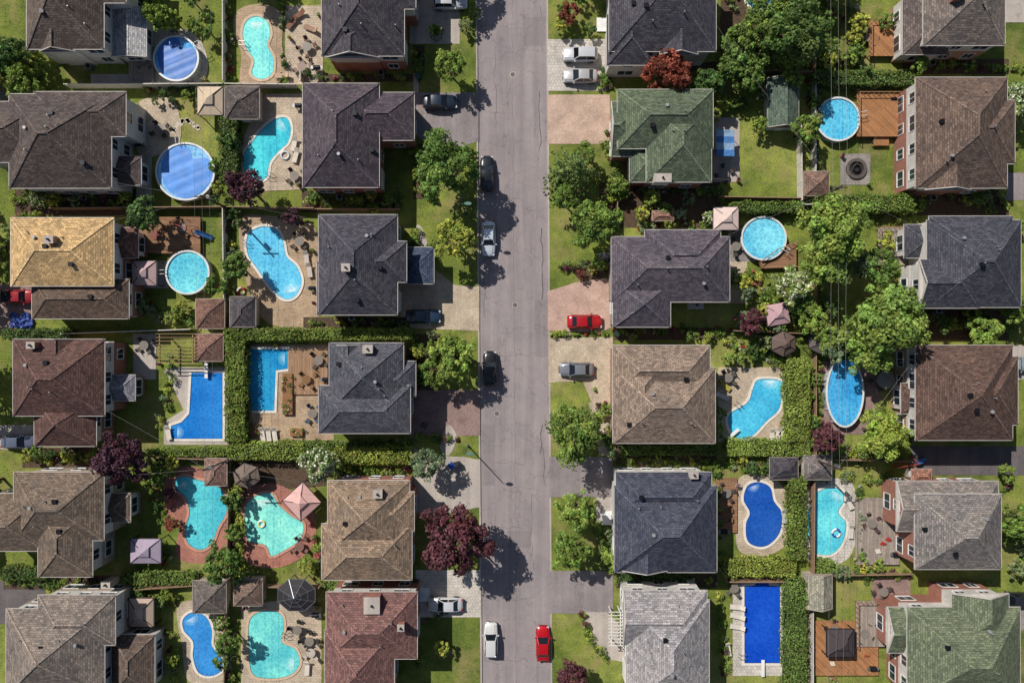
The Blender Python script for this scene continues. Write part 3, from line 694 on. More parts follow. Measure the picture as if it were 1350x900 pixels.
def tree(px,py,rp,colr='g',kind='d',hf=1.0):
    Rw=rp*S*0.98; size='L' if Rw>3.1 else ('M' if Rw>1.75 else 'S')
    hc=(Rw*1.25+(1.0 if Rw>1.7 else .1))*hf; var=random.randint(0,2)
    me,R0=crown(kind,colr,size,var); x,y=W(px,py,hc)
    name=TN[colr] if Rw>1.45 else {'pu':'purple_shrub','wf':'flowering_shrub','re':'red_shrub'}.get(colr,'garden_shrub')
    if kind=='c' : name='spruce_tree'
    e=group(name,(x,y,0)); k=Rw/R0
    o=bpy.data.objects.new('crown',me); col.objects.link(o); o.parent=e; o.location=(0,0,hc); o.scale=(k*random.uniform(.9,1.1),k*random.uniform(.9,1.1),k*random.uniform(.85,1.0)); o.rotation_euler=(0,0,random.uniform(0,6.28))
    mb=trunkmesh(Rw,hc); t=mb.build('trunk_and_limbs',None,[BARK]); t.parent=e
TR=[(592,87,22,'g'),(588,222,41,'g'),(598,314,28,'yg'),(598,472,30,'lg'),(572,490,20,'g'),(562,612,23,'gg'),(600,711,45,'pu'),(583,852,13,'yg'),
(323,248,28,'pu'),(160,606,36,'pu'),(384,286,15,'pu'),(880,97,33,'re'),(990,424,20,'pu'),(1088,578,22,'pu'),(750,18,16,'re'),(755,889,22,'pu'),
(785,293,32,'g'),(757,570,38,'g'),(760,671,26,'lg'),(752,725,28,'g'),(804,737,17,'lg'),(800,540,12,'g'),
(1100,300,46,'lg'),(1088,340,36,'lg'),(1170,420,50,'lg'),(1145,455,36,'lg'),(1200,438,26,'lg'),(1048,42,46,'dg'),(1012,20,36,'g'),(975,60,28,'g'),(1043,376,28,'wf'),(1165,572,35,'lg'),(1160,350,26,'g'),
(1342,130,24,'wf'),(985,98,26,'g'),(930,112,24,'dg'),(1062,170,21,'g'),(421,612,28,'wf'),(292,742,28,'g'),(300,846,18,'g'),(310,352,19,'g'),(190,284,25,'dg'),(30,110,24,'g'),(12,70,26,'dg'),
(1000,165,14,'g'),(1040,75,22,'g'),(960,90,22,'dg'),(1298,440,24,'lg'),(1135,350,18,'gg'),(1210,88,16,'g'),(205,20,18,'g'),(268,35,17,'g'),(285,375,17,'g'),(860,262,14,'lg'),
(745,262,20,'g'),(770,205,18,'g'),(812,245,17,'g'),(300,185,15,'dg'),(1340,410,20,'g'),(1338,300,14,'g'),(1070,420,20,'lg'),(1058,400,18,'g'),(1330,860,10,'g'),(1155,548,18,'g'),
(225,650,10,'pu'),(228,690,12,'re'),(310,700,14,'g'),(308,660,16,'dg'),(320,760,14,'g'),(405,745,14,'yg'),(292,870,14,'g'),(290,820,12,'g'),(950,545,10,'g'),(946,565,10,'lg'),
(1170,30,12,'g'),(1090,60,16,'g'),(1120,75,14,'lg'),(985,385,13,'gg'),(970,365,12,'g'),(795,350,9,'lg'),(780,355,8,'yg'),(766,362,8,'re'),
(-40,300,30,'g'),(-50,520,34,'g'),(-30,640,30,'dg'),(1400,350,36,'g'),(1410,560,34,'dg'),(1395,720,30,'lg'),(1342,690,26,'g'),(-60,80,36,'g'),(1400,80,34,'g'),
(592,-60,34,'g'),(770,-70,32,'dg'),(600,960,32,'g'),(760,970,34,'g'),(1100,960,40,'g'),(300,960,30,'dg'),(1090,-60,40,'g'),(320,-50,30,'g')]
for t in TR: tree(*t)
tree(758,222,35,'sp','c'); tree(735,240,17,'sp','c'); tree(1140,95,13,'sp','c') ; tree(590,455,20,'lg','c'); tree(455,440,9,'dg','c'); tree(575,40,10,'dg','c'); tree(562,250,11,'dg','c'); tree(565,330,10,'dg','c')
rt=random.Random(21)
def scatter(x0,y0,x1,y1,n,r0,r1,cols):
    for i in range(n): tree(rt.uniform(x0,x1),rt.uniform(y0,y1),rt.uniform(r0,r1),rt.choice(cols))
GM=['g','lg','dg','gg','g','yg']
for a in ((955,-5,1060,100,9,12,24,GM),(1080,285,1195,330,4,10,20,GM),(1075,395,1195,465,7,10,20,GM),(975,345,1060,440,8,8,15,GM+['wf']),(0,30,60,116,8,10,20,GM),(180,-5,292,40,6,9,17,GM),(1078,-5,1140,85,7,10,18,GM),
 (948,108,1008,158,5,8,14,GM),(812,250,950,296,12,7,13,GM+['wf']),(306,612,318,760,7,7,12,GM),(2,255,170,276,9,8,13,GM),(30,592,140,612,7,7,12,GM),(548,190,575,262,5,6,10,GM),(548,440,580,510,6,6,11,GM),
 (545,295,560,350,4,5,8,GM),(800,440,945,446,7,5,8,GM),(1078,590,1196,600,7,6,11,GM+['pu']),(1078,745,1196,756,6,7,11,GM),(1192,250,1335,278,9,8,13,GM),(1192,412,1330,440,7,8,15,GM),(1072,115,1080,250,5,6,10,GM),
 (185,385,255,430,6,7,12,GM),(186,120,290,135,6,6,10,GM),(280,110,300,270,6,8,12,GM),(785,240,812,300,5,7,11,GM),(725,-5,780,45,4,8,13,GM),(560,-5,628,40,3,7,11,GM),(800,690,812,760,4,6,9,GM),(950,600,1040,618,6,7,11,GM),
 (1066,480,1080,600,6,8,11,GM),(945,450,1010,478,6,7,12,GM),(300,280,314,430,7,7,10,GM),(200,605,230,640,4,8,13,GM+['pu']),(160,775,240,795,6,7,11,GM),(225,830,240,900,4,7,10,GM),(1322,620,1350,750,5,9,14,GM),(410,250,530,278,7,6,10,GM),(-150,0,-30,900,26,14,32,GM),(1385,0,1520,900,26,14,32,GM)):
    scatter(*a)
# hedges
HW=[(RNG.uniform(0.6,4.5),RNG.uniform(0,6.28),RNG.uniform(0,6.28)) for _ in range(16)]
def wave(x,y):
    s=0
    for f,a,p in HW: s=s+np.sin(f*(x*math.cos(a)+y*math.sin(a))+p)
    return s/4.0
def hedge(px0,py0,px1,py1,h,colr='g'):
    a=W(px0,py1,h);b=W(px1,py0,h); x0,y0,x1,y1=a[0],a[1],b[0],b[1]; w,d=x1-x0,y1-y0
    e=group('clipped_hedge',((x0+x1)/2,(y0+y1)/2,0)); o=np.array(e.location)
    mb=MB(); mb.box(x0+.25,y0+.25,0,x1-.25,y1-.25,h-.4); mb.build('hedge_core',e,[m_plain('hedge_core_green',(40,50,24),0.95)])  # solid dark-green core so the hedge is not see-through between leaves
    den=60; P=[];Nn=[]
    nt=int(w*d*den*1.4); p=np.stack([RNG.uniform(x0,x1,nt),RNG.uniform(y0,y1,nt),np.full(nt,h)],1)
    p[:,2]+=.14*wave(p[:,0],p[:,1])+RNG.uniform(-.32,.08,nt); P.append(p); Nn.append(np.tile((0,0,1.),(nt,1)))
    for (L,ax,cst,sg) in ((w,0,y0,-1),(w,0,y1,1),(d,1,x0,-1),(d,1,x1,1)):
        n=int(L*h*den*.6); u=RNG.uniform(0,L,n); zz=RNG.uniform(.05,h,n); wob=.16*wave(u,zz+cst)
        off=cst+sg*(wob+RNG.uniform(-.2,.16,n)); q=np.empty((n,3)); q[:,2]=zz
        if ax==0: q[:,0]=x0+u; q[:,1]=off; nn=(0,sg,.4)
        else: q[:,1]=y0+u; q[:,0]=off; nn=(sg,0,.4)
        P.append(q); Nn.append(np.tile(nn,(n,1)).astype(float))
    P=np.concatenate(P);Nn=np.concatenate(Nn); Nn=Nn+RNG.normal(scale=.6,size=Nn.shape)
    base=np.array(lin(tuple(v*.93 for v in PAL[colr]))); tn=RNG.uniform(.45,1.45,len(P))*(1+.16*np.clip(wave(P[:,1]*.6+3,P[:,0]*.6),-2.5,2.5))
    cl=base[None,:]*tn[:,None]; br=RNG.random(len(P))<.05; cl[br]=np.array(lin((130,110,70)))
    me=leafmesh('hedge_leaves',P-o,Nn,RNG.uniform(.08,.16,len(P)),cl)
    ob=bpy.data.objects.new('hedge_leaves',me); col.objects.link(ob); ob.parent=e
for hh in ((295,433,540,448,2.2,'g'),(296,449,322,582,2.4,'g'),(300,584,400,606,2.0,'lg'),(440,590,542,612,2.0,'lg'),(400,584,470,594,1.8,'g'),
 (1040,474,1068,582,2.6,'lg'),(960,580,1068,601,2.2,'lg'),(1043,630,1064,738,2.4,'g'),(955,738,1050,760,2.0,'lg'),(1038,766,1064,930,2.5,'g'),
 (1076,93,1206,111,2.2,'g'),(966,266,1060,279,2.2,'g'),(1076,256,1205,278,2.4,'g'),(158,756,256,771,1.6,'g'),(289,150,311,240,2.2,'dg'),(0,434,90,446,1.6,'dg'),
 (820,586,944,600,1.4,'g'),(0,750,60,764,1.6,'dg'),(815,756,905,768,1.3,'dg'),(192,592,300,602,1.6,'g'),(1078,738,1100,756,1.6,'lg'),(1332,108,1400,118,1.6,'g')):
    hedge(*hh)
def border(line,width,n,cols,rmin=.25,rmax=.75,name='garden_border_plants'):
    P=[W(*p) for p in line]; seg=[(P[i],P[i+1]) for i in range(len(P)-1)]; L=[math.dist(a,b) for a,b in seg]; tot=sum(L)
    A=[]
    for i in range(n):
        u=random.random()*tot; k=0
        while k<len(L)-1 and u>L[k]: u-=L[k];k+=1
        a,b=seg[k]; f=u/max(L[k],1e-6); x=a[0]+(b[0]-a[0])*f+random.gauss(0,width*.45); y=a[1]+(b[1]-a[1])*f+random.gauss(0,width*.45)
        r=random.uniform(rmin,rmax); cn=random.choice(cols)
        base={'white':(190,188,168),'pinkf':(170,104,104),'redf':(158,66,50),'yel':(190,164,70)}.get(cn) or PAL[cn]
        if cn in('pinkf','redf','white'): r*=.6
        nc=5; cc=np.array([(x+random.gauss(0,r*.4),y+random.gauss(0,r*.4),r*random.uniform(.4,1.1)) for _ in range(nc)]); cr=np.full(nc,r*.5)
        A.append(clusters(cc,cr,int(14+20*r),lin(base),.1))
    me=leafmesh(name,*[np.concatenate([a[j] for a in A]) for j in range(4)]); ob=bpy.data.objects.new(name,me); col.objects.link(ob)
MIX=['g','g','dg','dg','lg','gg','yg','g','lg','pu']; FL=['g','dg','lg','white','pinkf','yg','g','g','gg','lg','dg','redf']
for ln,w,n in (([(20,262),(178,270)],1.0,40),([(60,284),(16,284)],.4,8),([(40,604),(150,600)],.8,30),([(10,766),(150,768)],.6,30),([(186,116),(292,120)],.5,26),
 ([(302,0),(304,108)],.5,26),([(372,0),(376,110)],.4,14),([(302,280),(306,430)],.6,34),([(190,400),(256,430)],1.2,30),([(186,340),(182,280)],.6,14),
 ([(400,262),(530,270)],.7,36),([(404,102),(540,104)],.3,18),([(548,60),(552,100)],.5,10),([(548,190),(556,260)],.5,18),([(546,300),(556,345)],.5,10),
 ([(404,424),(540,426)],.3,24),([(546,445),(560,512)],.6,20),([(548,575),(610,580)],.5,10),([(424,770),(548,772)],.4,28),([(424,620),(540,622)],.6,30),
 ([(310,612),(312,760)],.9,46),([(202,610),(218,740)],.8,30),([(416,690),(420,760)],.7,18),([(300,770),(306,900)],.7,34),([(160,786),(230,790)],.6,16),([(225,830),(232,900)],.6,14),
 ([(950,0),(1060,0),(1064,100)],1.6,60),([(950,95),(1064,110)],1.0,36),([(812,250),(950,250),(955,300),(830,298)],.8,70),([(792,85),(800,118)],.5,12),([(800,180),(812,240)],.6,16),
 ([(806,436),(945,436),(1000,436)],.5,44),([(948,450),(1040,478)],.8,36),([(1070,115),(1072,250)],.6,26),([(1076,60),(1140,90)],1.2,26),([(1080,0),(1140,30)],1.2,26),
 ([(980,350),(1064,440)],1.6,44),([(1070,280),(1200,284)],1.0,36),([(1180,290),(1186,400)],.7,22),([(1070,440),(1200,460)],.9,40),([(1075,470),(1076,600)],.5,24),([(1080,590),(1200,600)],.9,40),
 ([(1070,625),(1180,632)],.7,24),([(1130,600),(1132,740)],.5,22),([(1068,745),(1200,756)],.8,36),([(815,606),(945,610)],.5,34),([(948,612),(1040,620)],.8,26),([(945,600),(948,740)],.3,18),
 ([(810,764),(945,764)],.4,30),([(945,770),(955,890)],.4,24),([(1190,252),(1330,270)],.9,40),([(1190,415),(1330,430)],.9,36),([(1205,85),(1340,92)],.6,26),([(1322,640),(1345,740)],.8,20),
 ([(785,510),(806,600)],.6,18),([(740,352),(800,345)],.5,16),([(786,690),(808,750)],.6,18),([(768,808),(776,840),(800,868)],.25,20),([(728,440),(800,441)],.15,12),([(2,350),(14,300)],.6,14),([(0,90),(60,112)],.8,22),
 ([(555,820),(600,800)],.3,8),([(552,860),(556,898)],.3,8),([(320,590),(540,580)],.3,24),([(226,470),(216,560)],.4,14),([(1090,395),(1075,440)],.8,14),([(1160,560),(1200,580)],.6,12)):
    border(ln,w,int(n*1.15),random.choice([MIX,FL,MIX]))
def tufts():
    n=60000; px=RNG.uniform(-40,1390,n);py=RNG.uniform(-40,940,n); x=(px-675)*S;y=(450-py)*S
    cl=np.sin(x*.9+1.3*np.sin(y*.7))*np.sin(y*1.1+np.sin(x*.5))+RNG.normal(scale=.4,size=n)
    ok=((px<626)|(px>730))&(cl>0)
    x,y=x[ok],y[ok]; n=len(x); P=np.stack([x,y,RNG.uniform(0,.014,n)],1); Nn=np.tile((0,0,1.),(n,1))+RNG.normal(scale=.5,size=(n,3))
    c=np.array(lin((118,132,62)))[None,:]*RNG.uniform(.4,1.5,n)[:,None]
    me=leafmesh('grass_tufts',P,Nn,RNG.uniform(.05,.15,n),c); ob=bpy.data.objects.new('grass_tufts',me); col.objects.link(ob)
tufts()
# ------------------------------------------------------------ sheds, gazebos
def shed(x0,y0,x1,y1,c,wc=(180,170,156),kind='hip',name='garden_shed'):
    z=2.2; a=W(x0,y1,z);b=W(x1,y0,z); X0,Y0,X1,Y1=a[0],a[1],b[0],b[1]; e=group(name,((X0+X1)/2,(Y0+Y1)/2,0))
    mr,mt,mc,mw,mf=MB(),MB(),MB(),MB(),MB(); ori='x' if X1-X0>Y1-Y0 else 'y'
    wing_roof(mr,mt,mc,mw,X0,Y0,X1,Y1,z,.6,ori,'hh' if kind=='hip' else 'gg',0)
    mw.box(X0+.25,Y0+.25,0,X1-.25,Y1-.25,z-.13)
    cx=(X0+X1)/2; mf.box(cx-.5,Y0+.19,.05,cx+.5,Y0+.25,1.95); mf.box(X0+.2,(Y0+Y1)/2-.3,1.1,X0+.25,(Y0+Y1)/2+.3,1.7)
    mr.build('roof',e,[m_roof(c)]); mt.build('fascia',e,[m_plain('shed_trim',(160,148,136),.6)]); mc.build('ridge_caps',e,[m_roof(tuple(int(v*1.1) for v in c))]); mw.build('walls',e,[m_brick('siding_boards',wc,4,0.14,0.01,0.04)]); mf.build('door_and_window',e,[WHITE])
def gazebo(px,py,sx,sy,c,ang=0,n=4,mesh=False,name='garden_gazebo'):
    z=2.2; cx,cy=W(px,py,z); e=group(name,(cx,cy,0)); a=math.radians(ang); rx_=sx*S/2;ry_=sy*S/2; pts=[]
    for i in range(n):
        t=2*math.pi*(i+.5)/n; k=(math.sqrt(2) if n==4 else 1.0); x=rx_*k*math.cos(t);y=ry_*k*math.sin(t)
        pts.append((cx+x*math.cos(a)-y*math.sin(a),cy+x*math.sin(a)+y*math.cos(a)))
    top=z+min(rx_,ry_)*.55; mb=MB(); mid=[(cx+(p[0]-cx)*.3,cy+(p[1]-cy)*.3,z+(top-z)*.62) for p in pts]; t2=[(cx+(p[0]-cx)*.36,cy+(p[1]-cy)*.36,top-.02-(top-z)*.2) for p in pts]
    for i in range(n):
        j=(i+1)%n; p,q=pts[i],pts[j]
        if not mesh: mb.poly([(*p,z),(*q,z),mid[j],mid[i]]); mb.poly([t2[i],t2[j],(cx,cy,top+.15)]); mb.poly([(*p,z-.22),(*q,z-.22),(*q,z),(*p,z)])
    mb.build('canopy',e,[m_plain('canopy_fabric',c,0.8,0,0.1,2)])
    mp=MB()
    for i,p in enumerate(pts):
        x=cx+(p[0]-cx)*.94;y=cy+(p[1]-cy)*.94; mp.box(x-.05,y-.05,0,x+.05,y+.05,z); q=pts[(i+1)%n]; mp.beam((*p,z),(*q,z),.07,.07); mp.beam((*p,z),(cx,cy,top),.06,.06)
        if mesh:
            for f in (.33,.66): mp.beam((cx+(p[0]-cx)*f,cy+(p[1]-cy)*f,top+(z-top)*f),(cx+(q[0]-cx)*f,cy+(q[1]-cy)*f,top+(z-top)*f),.05,.05)
    mp.build('frame_posts',e,[GREYM if mesh else DARKM])
    if mesh:
        mm=MB(); 
        for i in range(n): p,q=pts[i],pts[(i+1)%n]; mm.poly([(*p,z-.02),(*q,z-.02),(cx,cy,top-.03)])
        mm.build('tinted_roof_screen',e,[m_plain('dark_screen',(44,40,44),0.7)])
gazebo(277,133,33,37,(192,172,148)); shed(296,114,342,157,(90,84,83)); shed(258,394,296,433,(116,90,80),(150,130,110)); shed(303,391,337,431,(80,76,80)); shed(258,440,294,476,(114,88,80)); gazebo(190,360,32,32,(180,152,150))
shed(270,604,299,640,(128,103,95)); gazebo(325,627,38,34,(112,98,88),10,6); gazebo(398,661,36,36,(200,160,154),42); gazebo(192,726,40,32,(156,142,158)); gazebo(186,807,33,37,(170,150,134))
shed(254,765,298,808,(104,97,93)); shed(308,763,346,798,(112,96,88)); gazebo(391,784,52,44,(50,46,48),0,8,True,'screened_gazebo'); 
shed(1012,103,1053,168,(84,98,88),(190,200,196),'gable'); shed(1060,226,1093,258,(120,98,88)); gazebo(957,288,33,30,(206,184,176)); gazebo(1025,414,30,28,(176,144,148),10); gazebo(1033,453,36,34,(96,80,72),0,6); gazebo(1083,451,38,32,(92,84,82),0,6)
shed(1015,603,1052,632,(68,66,72)); shed(1060,600,1096,632,(108,102,102)); shed(1063,757,1097,802,(140,138,124),(180,170,156),'gable'); gazebo(1108,847,36,36,(66,58,60))
shed(860,278,888,291,(120,94,84)); shed(1202,618,1228,634,(136,100,88))
# ------------------------------------------------------------ fences
FW=m_plain('white_fence_paint',(194,187,178),0.6); FD=m_plain('cedar_fence_wood',(140,114,92),0.8)
def fence(pts,mat,h=1.5,n='garden_fence'):
    P=[W(*p) for p in pts]; e=group(n,(*P[0],0)); mb=MB(); mp=MB()
    for a,b in zip(P[:-1],P[1:]):
        L=math.dist(a,b); k=max(1,int(L/2.2)); ang=math.atan2(b[1]-a[1],b[0]-a[0])
        for i in range(k):
            f=(i+.5)/k; x=a[0]+(b[0]-a[0])*f;y=a[1]+(b[1]-a[1])*f; mb.obox(x,y,.05,L/k-.12,.06,h-.08,ang); mb.obox(x,y,h-.03,L/k-.12,.11,.05,ang)
            f=i/k; x=a[0]+(b[0]-a[0])*f;y=a[1]+(b[1]-a[1])*f; mp.obox(x,y,0,.12,.12,h+.08,ang)
    mb.build('panels',e,[mat]); mp.build('posts',e,[mat])
fence([(300,-40),(300,112)],FW,1.7);fence([(95,117),(300,116),(395,117)],FW,1.7);fence([(300,278),(302,432)],FW,1.7);fence([(75,277),(298,275),(418,277)],FD)
fence([(90,440),(258,434)],FW,1.5);fence([(200,600),(302,604)],FD);fence([(160,774),(300,764)],FD);fence([(308,604),(304,760)],FD);fence([(303,766),(300,940)],FD)
fence([(1070,-40),(1068,110)],FD,1.7);fence([(1050,168),(1051,268)],FW,1.7);fence([(1069,112),(1069,270)],FW,1.6);fence([(1052,272),(1068,272)],FW,1.5);fence([(1073,280),(1070,435)],FD);fence([(1070,466),(1070,600)],FD);fence([(1068,632),(1067,756)],FD);fence([(1066,800),(1066,940)],FW,1.5)
fence([(945,262),(1060,264)],FD);fence([(945,96),(1066,100)],FD);fence([(964,436),(1066,440)],FD);fence([(812,300),(812,262)],FD);fence([(1080,754),(1196,752)],FD);fence([(1080,603),(1196,606)],FD);fence([(1080,440),(1150,436)],FW)
fence([(400,100),(400,112)],FW);fence([(420,278),(530,278)],FD);fence([(424,770),(320,768)],FD);fence([(945,745),(955,762),(1040,762)],FD)
# ------------------------------------------------------------ cars
def car(px,py,ang,c,kind='sedan',name='parked_car'):
    x,y=W(px,py,.8); base=-0.13 if 632<px<724 else 0.05
    e=group(name,(0,0,0))
    st=[(-2.3,.55,.55),(-2.24,.74,.74),(-2.0,.84,.9),(-1.4,.9,.95),(-.5,.92,.96),(.6,.92,.94),(1.05,.91,.92),(1.6,.88,.84),(2.05,.8,.74),(2.24,.66,.64),(2.3,.5,.5)]
    if kind=='suv': st=[(a,b,d+.14) for a,b,d in st]
    zb=.3; rows=[]
    for sx,hw,zt in st:
        prof=[(hw*.9,zb-.04),(hw,zb+.15),(hw*1.0,(zb+zt)/2),(hw*.97,zt-.12),(hw*.88,zt-.02),(hw*.5,zt+.025)]
        rows.append([(sx,a,b) for a,b in prof]+[(sx,0,zt+.035)]+[(sx,-a,b) for a,b in prof[::-1]])
    mb=MB(); n=len(rows[0])
    vi=[]; 
    for r in rows: vi.append(len(mb.v)); mb.v+=r
    for i in range(len(rows)-1):
        for j in range(n-1):
            mb.f.append((vi[i]+j,vi[i+1]+j,vi[i+1]+j+1,vi[i]+j+1)); mb.m.append(0); mb.uv+=[(0,0)]*4
    for r in (0,len(rows)-1): mb.f.append(tuple(range(vi[r],vi[r]+n))); mb.m.append(0); mb.uv+=[(0,0)]*n
    o1=mb.build('body',None,[m_paint(c)],True); 
    zt=.93+(.14 if kind=='suv' else 0); zh=zt+(.5 if kind!='suv' else .6)
    if kind=='suv': bx0,bx1,tx0,tx1=-2.1,.95,-1.75,.25
    elif kind=='pickup': bx0,bx1,tx0,tx1=-.6,1.1,-.45,.45
    else: bx0,bx1,tx0,tx1=-1.75,1.05,-1.05,.2
    g=MB(); bw,tw=.8,.6
    b0=[(bx0,-bw,zt-.05),(bx1,-bw,zt-.05),(bx1,bw,zt-.05),(bx0,bw,zt-.05)]; t0=[(tx0,-tw,zh),(tx1,-tw,zh),(tx1,tw,zh),(tx0,tw,zh)]
    g.hexa(b0+t0); o2=g.build('windows',None,[m_glass('car_glass',(18,22,28))])
    r=MB(); N1=6
    xs=np.linspace(tx0-.06,tx1+.06,N1+1); ys=np.linspace(-tw-.03,tw+.03,N1+1)
    zf=lambda a,b: zh+.012+.05*(1-((a-(tx0+tx1)/2)/((tx1-tx0)/2+.06))**2)+.03*(1-(b/(tw+.03))**2)
    for i in range(N1):
        for j in range(N1): r.poly([(xs[i],ys[j],zf(xs[i],ys[j])),(xs[i+1],ys[j],zf(xs[i+1],ys[j])),(xs[i+1],ys[j+1],zf(xs[i+1],ys[j+1])),(xs[i],ys[j+1],zf(xs[i],ys[j+1]))])
    for a,b in zip(b0,t0): r.beam((a[0],a[1],a[2]),(b[0],b[1],b[2]+.02),.09,.05)
    for s in (-1,1):
        mx=(tx0+tx1)/2; r.beam((mx,s*bw*1.0,zt-.03),(mx,s*tw*1.0,zh+.01),.08,.04); r.obox(bx1-.2,s*.98,zt-.02,.16,.22,.14,0)
    o3=r.build('roof_panel_pillars_mirrors',None,[m_paint(c)],False)
    w=MB()
    for sx in (-1.4,1.42):
        for s in (-1,1): w.tube((sx,s*.7,.32),(sx,s*.92,.32),.33,.33,18,0); w.tube((sx,s*.9,.32),(sx,s*.935,.32),.2,.19,10,1)
    o4=w.build('wheels',None,[RUB,GREYM])
    l=MB()
    for s in (-1,1): l.obox(2.1,s*.62,.6+(.14 if kind=='suv' else 0),.24,.3,.1,-s*.35,0); l.obox(-2.2,s*.62,.68,.14,.3,.14,s*.25,1)
    l.obox(2.28,0,.42,.1,.8,.16,0,2); l.beam((bx1-.0,-.55,zt+.0),(bx1-.2,.1,zt+.07),.02,.02,2)
    for s in (-.55,.55): l.beam((bx1+.05,s,zt+.012),(2.0,s*.9,.8+(.14 if kind=='suv' else 0)),.02,.012,2)
    o5=l.build('lights_and_grille',None,[m_glass('headlamp_glass',(200,205,210)),m_plain('tail_lamp_red',(150,16,14),0.3),RUB])
    obs=[o1,o2,o3,o4,o5]
    if kind=='pickup':
        bd=MB(); bd.box(-2.15,-.72,zt-.02,-.7,.72,zt+.06,0); obs.append(bd.build('cargo_bed_liner',None,[DARKM]))
    for o in obs: o.parent=e
    e.location=(x,y,base); e.rotation_euler=(0,0,math.radians(ang))
for c_ in ((593,3,0,(190,192,196),'suv'),(765,72,180,(196,196,198),'suv'),(765,100,180,(176,174,174),'sedan'),(580,134,0,(34,44,60),'sedan'),(642,228,90,(24,28,34),'sedan'),(644,314,-90,(200,208,216),'sedan'),
 (646,486,90,(26,26,30),'suv'),(558,417,0,(40,60,80),'sedan'),(771,424,0,(176,24,30),'sedan'),(760,487,180,(120,122,128),'sedan'),(587,797,180,(206,206,208),'sedan'),(647,844,90,(214,212,208),'suv'),(716,849,90,(186,16,26),'sedan'),
 (24,582,0,(96,104,122),'sedan'),(1336,480,0,(150,160,164),'suv'),(24,391,0,(150,34,42),'pickup'),(1345,790,0,(40,42,46),'sedan')): car(*c_)
# ------------------------------------------------------------ street lamps and utility poles
def lamp(bx,by):
    x,y=W(bx,by); e=group('street_lamp',(x,y,0)); mb=MB(); h=6.8
    mb.tube((x,y,0),(x,y,h),.1,.06,10); mb.tube((x,y,0),(x,y,.5),.16,.14,10)
    p=(x,y,h)
    for i in range(4):
        f=(i+1)/4; q=(x+.45*f,y,h+.3*math.sin(f*math.pi/2)); mb.tube(p,q,.05,.045,8); p=q
    mb.build('pole_and_arm',e,[m_plain('lamp_green_metal',(70,100,92),0.4,0.3)])
    hd=MB(); hx=x+.4; h-=.12; pr=[(-.1,.12,.0),(.15,.24,.02),(.5,.24,.02),(.75,.1,0)]
    for (a,wa,_),(b,wb,_) in zip(pr[:-1],pr[1:]):
        hd.hexa([(hx+a,y-wa,h+.38),(hx+b,y-wb,h+.38),(hx+b,y+wb,h+.38),(hx+a,y+wa,h+.38),(hx+a,y-wa*.7,h+.52),(hx+b,y-wb*.7,h+.52),(hx+b,y+wb*.7,h+.52),(hx+a,y+wa*.7,h+.52)])
    hd.build('lamp_head',e,[m_plain('lamp_head_metal',(96,128,116),0.4,0.2)])
lamp(614,282); lamp(617,587); lamp(612,-60); lamp(622,920)
def upole(px,py):
    x,y=W(px,py); e=group('utility_pole',(x,y,0)); mb=MB(); mb.tube((x,y,0),(x,y,9),.15,.1,10); mb.box(x-1.0,y-.06,8.3,x+1.0,y+.06,8.42); mb.build('wooden_pole_and_crossarm',e,[BARK])
    m2=MB(); m2.tube((x+.3,y+.15,6.8),(x+.3,y+.15,7.7),.22,.22,12); 
    for o in (-.9,0,.9): m2.tube((x+o,y,8.42),(x+o,y,8.6),.05,.03,6)
    m2.build('transformer_and_insulators',e,[GREYM]); return (x,y)
WM=m_plain('wire_aluminium',(130,128,124),0.5,0.2)
def wires(pts,offs=(-.9,0,.9),h=8.6):
    mb=MB()
    for o in offs:
        for a,b in zip(pts[:-1],pts[1:]):
            p=None
            for i in range(9):
                f=i/8; q=(a[0]+(b[0]-a[0])*f+o,a[1]+(b[1]-a[1])*f,h-1.0*4*f*(1-f)*.5)
                if p: mb.tube(p,q,.014,.014,4,cap=False)
                p=q
    mb.build('power_lines',None,[WM])
R_=[upole(1068,-160),upole(1069,265),upole(1068,603),upole(1064,1000)]; wires(R_)
L_=[upole(303,-160),upole(303,276),upole(306,604),upole(306,1000)]; wires(L_)
def drop(a,hx,hy):
    x,y=W(hx,hy,5.8); mb=MB(); p=None
    for i in range(9):
        f=i/8; q=(a[0]+(x-a[0])*f,a[1]+(y-a[1])*f,8.2+(5.8-8.2)*f-1.0*f*(1-f)*2)
        if p: mb.tube(p,q,.012,.012,4,cap=False)
        p=q
    mb.build('service_wire',None,[WM])
for hx,hy in ((942,30),(938,235),(1210,110),(1212,300),(960,310)): drop(R_[1],hx,hy)
for hx,hy in ((942,470),(1208,470),(944,640),(1206,660)): drop(R_[2],hx,hy)
for hx,hy in ((148,240),(400,240),(150,290),(420,290)): drop(L_[1],hx,hy)
for hx,hy in ((138,540),(422,560),(137,630),(425,640)): drop(L_[2],hx,hy)
# ------------------------------------------------------------ garden furniture
FABR=lambda c:m_plain('outdoor_fabric',c,0.8)
def lounger(px,py,ang,c=(196,188,176),z=0.09):
    x,y=W(px,py,.4); e=group('sun_lounger',(x,y,z)); a=math.radians(ang+random.uniform(-12,12)); mb=MB()
    f=MB()
    for s in (-.28,.28): f.beam((-.95,s,.3),(.45,s,.3),.05,.05)
    for sx in (-.85,.35):
        for s in (-.28,.28): f.box(sx-.03,s-.03,0,sx+.03,s+.03,.3)
    mb.hexa([(-.95,-.3,.33),(.4,-.3,.33),(.4,.3,.33),(-.95,.3,.33),(-.95,-.3,.4),(.4,-.3,.4),(.4,.3,.4),(-.95,.3,.4)])
    mb.hexa([(.4,-.3,.33),(.95,-.3,.7),(.95,.3,.7),(.4,.3,.33),(.4,-.3,.4),(.9,-.3,.78),(.9,.3,.78),(.4,.3,.4)])
    for b,nm,m in ((mb,'cushion',FABR(c)),(f,'frame',WHITE)):
        o=b.build(nm,None,[m]); o.parent=e
    e.rotation_euler=(0,0,a)
